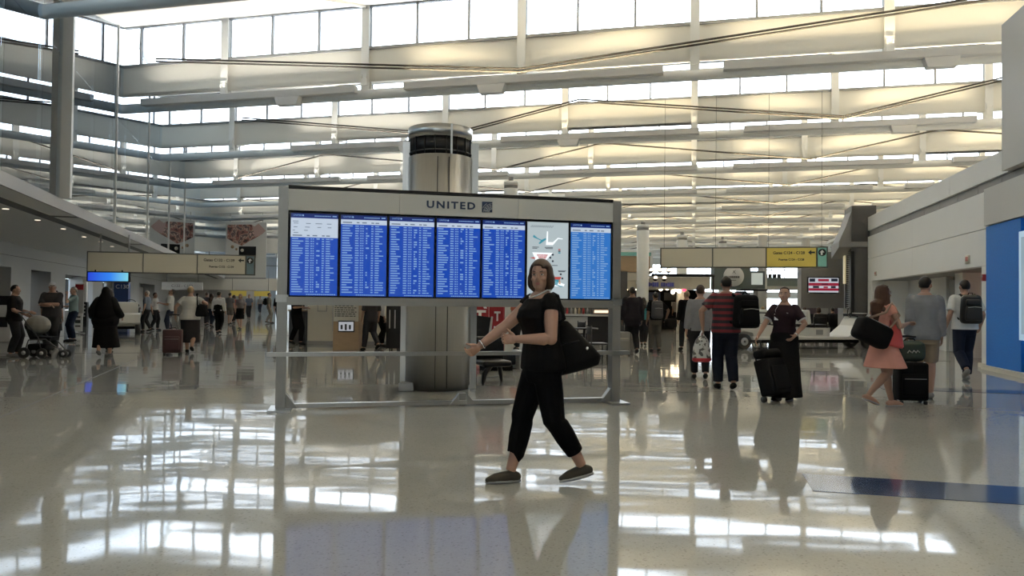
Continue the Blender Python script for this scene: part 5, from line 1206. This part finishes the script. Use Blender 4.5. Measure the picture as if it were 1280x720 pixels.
for s in (-1, 1):
    a, e_, w_ = P7['J'][s]; p0 = a.lerp(e_, .74); p1 = a.lerp(e_, .80); tag(MB().cyl(p0, p1, .066, n=16).build('sleeve_band', M['greyl'], P7['root']), 'pale band on the sleeve')
a, e_, w_ = P7['J'][-1]; MB().cyl(e_.lerp(w_, .9), e_.lerp(w_, .97), .033, n=12).build('watch', M['chrome'], P7['root'])
hr = P7['handR']; bs_ = ground(963, 503)
dv = Vector((hr.x - bs_.x, hr.y - bs_.y, 0)); tl_ = math.atan2(dv.length, hr.z)
tr_ = empty('trolley_bag', (bs_.x, bs_.y, .0), math.atan2(-dv.x, dv.y) , 'black trolley bag with a tote on top, tilted, pulled by the uniformed woman', 'suitcase'); tr_.rotation_euler.x = -tl_
Lh = math.hypot(dv.length, hr.z)
MB().rbox((0, -.13, .33), (.38, .24, .50), .03, 3).build('shell', M['blackm'], tr_); MB().rbox((0, -.265, .30), (.32, .05, .34), .02, 2).build('front_pocket', M['blackm'], tr_)
MB().rbox((0, -.13, .655), (.38, .22, .12), .05, 3).build('strapped_tote', M['blackm'], tr_)
for s in (-1, 1):
    MB().cyl((s * .16 - .015, -.03, .045), (s * .16 + .015, -.03, .045), .045, n=14).build('wheel', M['rubber'], tr_); MB().cyl((s * .09, .0, .3), (s * .09, .0, Lh), .011, n=8).build('handle_rod', M['black'], tr_)
MB().chain([((-.11, 0, Lh), .014), ((.11, 0, Lh), .014)], 8, True).build('grip', M['black'], tr_); MB().tube([(-.06, -.275, .45), (.06, -.275, .45)], .008, 6).build('zip_pull', M['greyl'], tr_)
# woman in the pink dress
g = ground(1104, 509)
P8 = person('woman with long dark curly hair walking right in a short pink dress', (g.x, g.y), facing(1, -.25), h=1.635, sex='f', vox=.008, detail=True, legL=(.20, 0), legR=(-.30, .10), armR=(.17, .25, 1.16), elR=(.6, -1, -.4), armL=(-.15, .24, 1.12), elL=(-.4, -1, -.4), skin='tan', hair=('long', 'auburn'), head=(R(5), 0),
            top=dict(col=(.52, .25, .20), sleeve=.18, z0=.86, thick=.014, name='dress_top', neck=1.41), bottom=dict(kind='skirt', col=(.52, .25, .20), hem=.55, flare=.26, z1=1.04), shoes=(.40, .24, .18))
lg_ = P8['hp']
MB().rbox(lg_(.0, .083, .012), (.05, .05, .02), .006, 1).build('sunglasses', M['black'], P8['root'])
c = at(1090, 416, g.y - .22)
db = empty('duffel_bag', (c.x, c.y, c.z), R(8), 'black duffel bag on the shoulder of the woman in pink', 'bag'); rt = Matrix.Rotation(R(24), 3, 'Y')
MB().rbox((0, 0, 0), (.48, .24, .30), .07, 3, M=rt).build('bag_body', M['blackm'], db)
dbi = (Matrix.Translation(c) @ Matrix.Rotation(R(8), 4, 'Z')).inverted(); sR = P8['shR']
MB().chain([(rt @ Vector((-.16, -.06, .14)), .016), (dbi @ (sR + Vector((-.10, -.07, -.06))), .016), (dbi @ (sR + Vector((-.0, -.02, .06))), .018), (dbi @ (sR + Vector((.07, -.08, -.10))), .016), (rt @ Vector((.16, -.08, .14)), .016)], 8).build('strap', mat('strap_tan', (.22, .15, .11), .7), db)
MB().tube([rt @ Vector((x, -.06, .152)) for x in (-.2, 0, .2)], .006, 6).build('zip', M['grey'], db)
c = at(1117, 418, g.y - .16)
pk = empty('hand_bag', (c.x, c.y, c.z), R(5), 'coral red shoulder purse in front of the woman in pink', 'bag'); rt2 = Matrix.Rotation(R(12), 3, 'Y')
mb = MB(); mb.loft([(0, 0, -.16, .15, .045, .7), (0, 0, -.13, .165, .055, .7), (0, 0, .02, .11, .04, .8), (0, 0, .13, .06, .02)], 16, rt2); mb.build('bag_body', mat('coral', (.50, .075, .07), .6), pk)
MB().chain([(Vector((-.03, 0, .10)), .010), (Vector((-.05, .05, .30)), .008), (Vector((-.07, .12, .48)), .008)], 6).build('strap', mat('coral_strap', (.42, .07, .06), .6), pk)
# man in grey shirt and khaki shorts with a case
g = ground(1156, 499)
P9 = person('man seen from behind in a grey shirt and khaki shorts with grey shoes', (g.x, g.y), facing(.35, -.93), h=1.79, vox=.010, detail=None, legL=(-.06, .02), legR=(.12, 0), armL=(-.205, .03, .87), armR=(.21, .05, .86), elL=(0, -1, 0), elR=(0, -1, 0), skin='fair', fat=1.05, hair=('short', 'black'), head=(R(-20), 0), top=dict(col=(.19, .20, .22), sleeve=.95, z0=.82, thick=.016, wide=.01), bottom=dict(kind='shorts', col=(.25, .20, .15), len=.47, loose=.05), shoes=(.22, .21, .20))
g = ground(1133, 503)
suitcase((g.x, g.y, 0), R(176), 'black suitcase standing between the woman in pink and the man in shorts', M['blackm'], .40, .52, .24, .35)
o = empty('travel_bag', (g.x, g.y + .0, .575), R(-4), 'dark green bag with a white emblem lying on the black suitcase', 'bag'); MB().rbox((0, -.10, .15), (.38, .24, .29), .09, 3).build('bag_body', mat('dark_green', (.012, .028, .022), .7), o)
d = MB(); 
for x in (-.06, 0, .05): d.tube([(x - .025, -.226, .13), (x, -.226, .165), (x + .025, -.226, .14)], .007, 6)
d.build('emblem', M['greyl'], o)['kind'] = 'stuff'; MB().tube([(-.08, -.1, .28), (-.05, -.1, .32), (.05, -.1, .32), (.08, -.1, .28)], .012, 6).build('handle', M['blackm'], o)
g = ground(1206, 476)
P10 = person('man in a white tee and dark trousers walking away toward the doorway', (g.x, g.y), R(-12), h=1.85, vox=.010, detail=None, legL=(-.34, .13), legR=(.16, 0), armL=(-.28, .02, .90), armR=(.27, .1, .92), skin='fair', hair=('short', 'black'), top=dict(col=(.58, .58, .57), sleeve=.40, z0=.86, thick=.02, wide=.02), bottom=dict(kind='trousers', col=NAVYC, loose=.03), shoes=(.22, .22, .21))
c = P10['up'](0.02, -.125, 1.20); backpack(c, R(-12), 'black backpack on the man in the white tee', M['black'], .36, .52, .2, zip_m=M['greyl'])
# ------------------------------------------------------------------ left group
g = ground(128, 446)
person('woman in a black robe and veil walking away along the left concourse', (g.x + .05, g.y), R(12), h=1.60, sex='f', vox=.012, detail=None, fat=1.25, legL=(-.22, .08), legR=(.12, 0), armL=(-.3, .05, .95), armR=(.33, .1, .98), top=dict(col=BLK, sleeve=1.0, z0=.70, thick=.04, wide=.06, name='robe'), bottom=dict(kind='skirt', col=BLK, hem=.22, flare=.10), hair=('veil', 'black'), shoes=(.10, .10, .10))
g = ground(116, 441)
person('person in a grey top and dark trousers left of the robed woman', (g.x - .15, g.y + 1.0), R(10), h=1.57, sex='f', vox=.014, detail=None, legL=(.1, 0), legR=(-.12, .04), top=dict(col=(.05, .05, .055), sleeve=.5, z0=.8, wide=.03), bottom=dict(kind='trousers', col=DGREY), hair=('bob', 'black'))
g = ground(237, 441)
P12 = person('woman in a white top and dark skirt walking away with a red suitcase', (g.x, g.y), R(14), h=1.66, sex='f', vox=.012, detail=None, fat=1.25, legL=(.08, 0), legR=(-.18, .08), armL=(-.34, -.05, .92), elL=(-1, -.2, 0), armR=(.26, .12, 1.25), elR=(1, -.5, -.4), skin='tan', hair=('short', 'blond'), top=dict(col=(.55, .54, .50), sleeve=.30, z0=.84, thick=.018, wide=.02), bottom=dict(kind='skirt', col=(.022, .022, .025), hem=.26, flare=-.02), shoes=BLK)
g2 = ground(217, 443); suitcase((g2.x, g2.y, 0), R(194), 'dark red suitcase rolled by the woman in the white top', mat('case_red', (.035, .008, .010), .6), .42, .56, .26, .34)
c = P12['up'](.22, -.10, 1.10); o = empty('shoulder_bag', c, R(20), 'black shoulder bag on the woman in the white top', 'bag'); MB().rbox((.06, -.06, -.02), (.30, .16, .30), .06, 3, taper=.7).build('bag_body', M['blackm'], o); MB().chain([((-.04, -.04, .10), .014), ((-.05, .05, .34), .014), ((-.02, .16, .33), .014), ((.05, .12, .1), .014)], 8).build('strap', M['blackm'], o)
g = ground(212, 418)
person('man in a white tee and jeans facing left, head bowed over a phone', (g.x, g.y), facing(-1, .35), h=1.72, vox=.014, detail=False, legL=(.03, 0), legR=(-.04, 0), armL=(-.12, .30, 1.15), armR=(.12, .30, 1.15), head=(0, R(-28)), skin='tan', hair=('short', 'black'), top=dict(col=(.50, .50, .49), sleeve=.40, z0=.86, thick=.02), bottom=dict(kind='trousers', col=(.02, .025, .045), loose=.03))
# standing group and stroller at the far left
g = ground(17, 446)
person('man in a black tee and dark trousers at the far left, facing the stroller', (g.x, g.y), facing(1, -.4), h=1.62, vox=.012, detail=None, fat=1.15, legL=(.05, 0), legR=(-.05, 0), armL=(-.2, .25, 1.05), armR=(.2, .25, 1.0), skin='tan', hair=('short', 'black'), top=dict(col=(.010, .009, .009), sleeve=.42, z0=.84, thick=.02, wide=.02), bottom=dict(kind='trousers', col=(.02, .02, .022), loose=.03), shoes=(.15, .15, .15))
g = ground(32, 441); person('dark haired man half hidden behind the man in the black tee', (g.x, g.y + 1.0), facing(.7, .6), h=1.64, vox=.014, detail=None, legL=(0, 0), legR=(.02, 0), top=dict(col=DGREY, sleeve=.5), bottom=dict(kind='trousers', col=BLK), skin='tan')
g = ground(44, 441); person('man in a pale cap and grey tee standing with folded arms behind the stroller', (g.x + .1, g.y + .45), facing(.2, 1), h=1.73, vox=.012, detail=False, fat=1.2, legL=(0, 0), legR=(.03, 0), armL=(.05, .26, 1.16), elL=(-1, 0, -.6), armR=(-.05, .26, 1.12), elR=(1, 0, -.6), skin='tan', hair=('cap', 'grey'), top=dict(col=(.03, .03, .033), sleeve=.45, z0=.84, thick=.02), bottom=dict(kind='trousers', col=DGREY), head=(R(20), 0))
g = ground(68, 424); person('woman with dark bobbed hair in a black top near the left wall', (g.x, g.y), facing(.5, .8), h=1.58, sex='f', vox=.013, detail=False, legL=(0, 0), legR=(.03, 0), armR=(.12, .22, 1.15), armL=(-.14, .20, 1.10), skin='fair', hair=('bob', 'black'), top=dict(col=BLK, sleeve=.3), bottom=dict(kind='skirt', col=BLK, hem=.3))
g = ground(91, 427); P = person('man in a pale blue tee and jeans raising a hand to his face, left', (g.x, g.y), facing(-.7, .7), h=1.68, vox=.013, detail=False, legL=(0, 0), legR=(.05, 0), armL=(-.08, .20, 1.45), elL=(-.4, .4, -1), armR=(.12, .25, 1.08), skin='fair', hair=('short', 'grey'), top=dict(col=(.16, .22, .23), sleeve=.4), bottom=dict(kind='trousers', col=(.012, .018, .035)))
# stroller
g = ground(36, 446)
sr = empty('stroller', (g.x + .14, g.y - .42, 0), R(6), 'dark folding stroller with a grey hood pushed by the group at far left', 'stroller')
for x, y, r in ((.02, .0, .12), (.02, .42, .12), (.38, .02, .11), (.38, .44, .11), (.78, .12, .09), (.78, .32, .09)):
    w_ = MB().chain([((x, y - .02, r), r * .85), ((x, y - .015, r), r), ((x, y + .015, r), r), ((x, y + .02, r), r * .85)], 16).build('wheel', M['rubber'], sr); MB().cyl((x, y - .024, r), (x, y + .024, r), r * .4, n=10).build('hub', M['greyl'], w_)
for y in (.02, .44):
    MB().tube([(.38, y, .11), (.30, y, .45), (-.02, y, .88), (-.12, y, 1.0)], .014, 6).build('frame_tube', M['dark_metal'], sr); MB().tube([(.02, y, .12), (.1, y, .4), (.45, y, .42), (.78, .12 if y < .2 else .32, .12)], .014, 6).build('frame_tube', M['dark_metal'], sr)
MB().tube([(-.12, .02, 1.0), (-.12, .44, 1.0)], .016, 6).build('handle_bar', M['black'], sr)
MB().prism([(.0, .04, .70), (.12, .04, .40), (.52, .04, .38), (.55, .04, .46), (.2, .04, .48), (.1, .04, .74)], (0, 0, 0), (0, .38, 0)).build('seat', M['blackm'], sr)
mb = MB(); mb.ell((.18, .23, .72), (.27, .23, .22)); link('hood', remesh(mb, .02, mat('hood_grey', (.16, .155, .14), .8), 'hood', 2), sr)
MB().rbox((.25, .23, .24), (.4, .36, .14), .04, 2).build('basket', M['blackm'], sr)
tag(MB().chain([((0, 0, 0), .05), ((0, 0, .1), .06), ((.06, 0, .18), .05)], 10, True).build('sandal_bag', M['grey'], loc=(g.x + .72, g.y - .25, .0)), 'small grey bag on the floor beside the front stroller wheels', 'bag')
# far left concourse crowd
crowd = [
 # px, foot y, height, heading(dx, toward), kwargs, label
 (273, 417, 1.66, (0, 0), dict(fat=1.2, top=dict(col=(.5, .5, .5), sleeve=.9), bottom=dict(kind='trousers', col=BLK), hair=('short', 'black'), vest=1), 'waiter like man in white sleeves and a black vest walking away'),
 (258, 407, 1.70, (0, 0), dict(top=dict(col=(.05, .05, .06), sleeve=.5), bottom=dict(kind='trousers', col=DGREY), hair=('short', 'brown')), 'man in a charcoal tee left of the vested man'),
 (264, 409, 1.62, (.3, -1), dict(sex='f', top=dict(col=(.24, .22, .20), sleeve=.3), bottom=dict(kind='trousers', col=NAVYC), hair=('long', 'brown')), 'brown haired woman in a beige top close behind the vested man'),
 (287, 406, 1.70, (0, 0), dict(top=dict(col=(.12, .12, .12), sleeve=.4), bottom=dict(kind='shorts', col=(.10, .09, .08)), hair=('short', 'black')), 'man in grey shorts right of the vested man'),
 (292, 404, 1.60, (0, 0), dict(sex='f', top=dict(col=(.25, .08, .07), sleeve=.3), bottom=dict(kind='trousers', col=DGREY), hair=('bob', 'brown')), 'woman in a red top right of the man in shorts'),
 (300, 412, 1.60, (0, 1), dict(sex='f', top=dict(col=(.16, .14, .14), sleeve=.4), bottom=dict(kind='skirt', col=BLK, hem=.5), hair=('bob', 'blond')), 'fair haired woman in a black skirt walking toward the camera'),
 (311, 399, 1.7, (0, 1), dict(top=dict(col=(.10, .12, .16), sleeve=.4), bottom=dict(kind='trousers', col=DGREY), hair=('short', 'brown')), 'distant man in a blue grey tee walking toward the camera'),
 (336, 404, 1.75, (1, -.3), dict(top=dict(col=(.13, .12, .10), sleeve=.6), bottom=dict(kind='trousers', col=(.14, .13, .11)), hair=('short', 'black'), pack=1), 'man in khaki standing sideways near the left board post'),
 (349, 412, 1.72, (0, 0), dict(top=dict(col=BLK, sleeve=.6), bottom=dict(kind='trousers', col=BLK), hair=('short', 'black')), 'man in black partly cut by the left board post'),
 (183, 415, 1.66, (-1, 0), dict(top=dict(col=(.10, .12, .15), sleeve=.4), bottom=dict(kind='trousers', col=DGREY), hair=('short', 'grey')), 'man in a slate tee behind the left electric cart'),
 (193, 413, 1.60, (1, .2), dict(sex='f', top=dict(col=(.48, .47, .46), sleeve=.5), bottom=dict(kind='trousers', col=DGREY), hair=('short', 'black')), 'person in a white shirt beside the left electric cart'),
 (246, 402, 1.7, (0, 0), dict(top=dict(col=DGREY, sleeve=.5), bottom=dict(kind='trousers', col=BLK), hair=('short', 'black')), 'distant man in dark clothes right of the woman in the white top'),
 (325, 392, 1.7, (0, 1), dict(top=dict(col=(.3, .3, .3), sleeve=.5), bottom=dict(kind='trousers', col=NAVYC), hair=('short', 'brown')), 'far distant person in a light grey top at the end of the left concourse'),
 # behind the board
 (370, 431, 1.72, (.8, .5), dict(top=dict(col=BLK, sleeve=.45), bottom=dict(kind='trousers', col=BLK), hair=('short', 'black'), armR=(.1, .32, 1.12), armL=(-.12, .3, 1.1), skin='tan'), 'man in black standing at the dark counter behind the left board post'),
 (463, 439, 1.75, (-.3, -.4), dict(top=dict(col=(.03, .03, .033), sleeve=.6), bottom=dict(kind='trousers', col=(.03, .03, .033)), hair=('short', 'black'), legL=(.2, 0), legR=(-.25, .1)), 'man in dark grey walking in front of the cream block under the board'),
 (475, 434, 1.70, (.5, -.3), dict(top=dict(col=(.5, .5, .5), sleeve=.9), bottom=dict(kind='trousers', col=BLK), hair=('short', 'brown')), 'person in a white shirt beside the tall black case'),
 (646, 438, 1.58, (-.4, .8), dict(sex='f', top=dict(col=(.45, .12, .07), sleeve=.3), bottom=dict(kind='trousers', col=DGREY), hair=('bob', 'black'), skin='tan'), 'person in an orange top behind the walking woman'),
 # right far
 (846, 412, 1.7, (0, 0), dict(top=dict(col=(.28, .27, .26), sleeve=.5), bottom=dict(kind='trousers', col=DGREY), hair=('short', 'brown')), 'distant person in a pale top between the backpack man and the fair haired man'),
 (836, 409, 1.65, (0, 1), dict(sex='f', top=dict(col=(.08, .07, .09), sleeve=.5), bottom=dict(kind='trousers', col=DGREY), hair=('long', 'brown')), 'distant woman in dark clothes beside the backpack man'),
 (762, 425, 1.66, (-1, .2), dict(top=dict(col=BLK, sleeve=.4), bottom=dict(kind='trousers', col=BLK), hair=('short', 'black')), 'worker in black behind the right board post'),
]
for px, fy, hh, (dx, tw_), kw, lb in crowd:
    g = ground(px, fy); kw = dict(kw); vest = kw.pop('vest', 0); pack = kw.pop('pack', 0)
    base = dict(vox=.018, detail=None if tw_ <= 0 else False, legL=(.10, 0), legR=(-.12, .04), skin='tan'); base.update(kw)
    P = person(lb, (g.x, g.y), facing(dx, tw_), h=hh, **base)
    if vest:
        mb = MB(); 
        mb.loft([(0, 0, .80, .22, .16), (0, 0, 1.1, .205, .15), (0, 0, 1.38, .17, .115)], 16); link('vest', remesh(mb, .02, cloth(BLK), 'vest', 2), P['root'])
    if pack: c = P['up'](0, -.12, 1.2); backpack(c, facing(dx, tw_), 'black backpack on the man in khaki near the left board post', M['blackm'], .3, .42, .16)
# seated travellers behind the cart
seatk = [((.10, .10, .11), 'short', 'grey', 'grey haired traveller seated rightmost behind the cart'), ((.03, .03, .035), 'short', 'black', 'black haired traveller in black seated second from right behind the cart'), ((.25, .22, .2), 'bob', 'brown', 'brown haired traveller in a beige top seated behind the cart'), ((.06, .08, .12), 'short', 'brown', 'traveller in a navy top seated behind the cart'), ((.38, .37, .36), 'bob', 'grey', 'grey haired traveller in a white top seated behind the cart'), ((.04, .035, .04), 'long', 'black', 'long haired traveller in dark clothes seated behind the cart'), ((.14, .05, .05), 'short', 'blond', 'fair haired traveller in a maroon top seated behind the cart')]
for i, (c_, hk, hc_, lb) in enumerate(seatk):
    q = SEATS[(8, 7, 6, 5, 4, 3, 2)[i]]
    person(lb, (q.x, q.y - .02), 0, h=1.68, sex='m' if hk == 'short' else 'f', vox=.018, seated=True, detail=False, armL=(-.18, .25, .98), armR=(.18, .25, .98), legL=(0, 0), legR=(0, 0), skin='tan', hair=(hk, hc_), top=dict(col=c_, sleeve=.6), bottom=dict(kind='trousers', col=DGREY))
bpy.data.scenes.remove(_tmp)
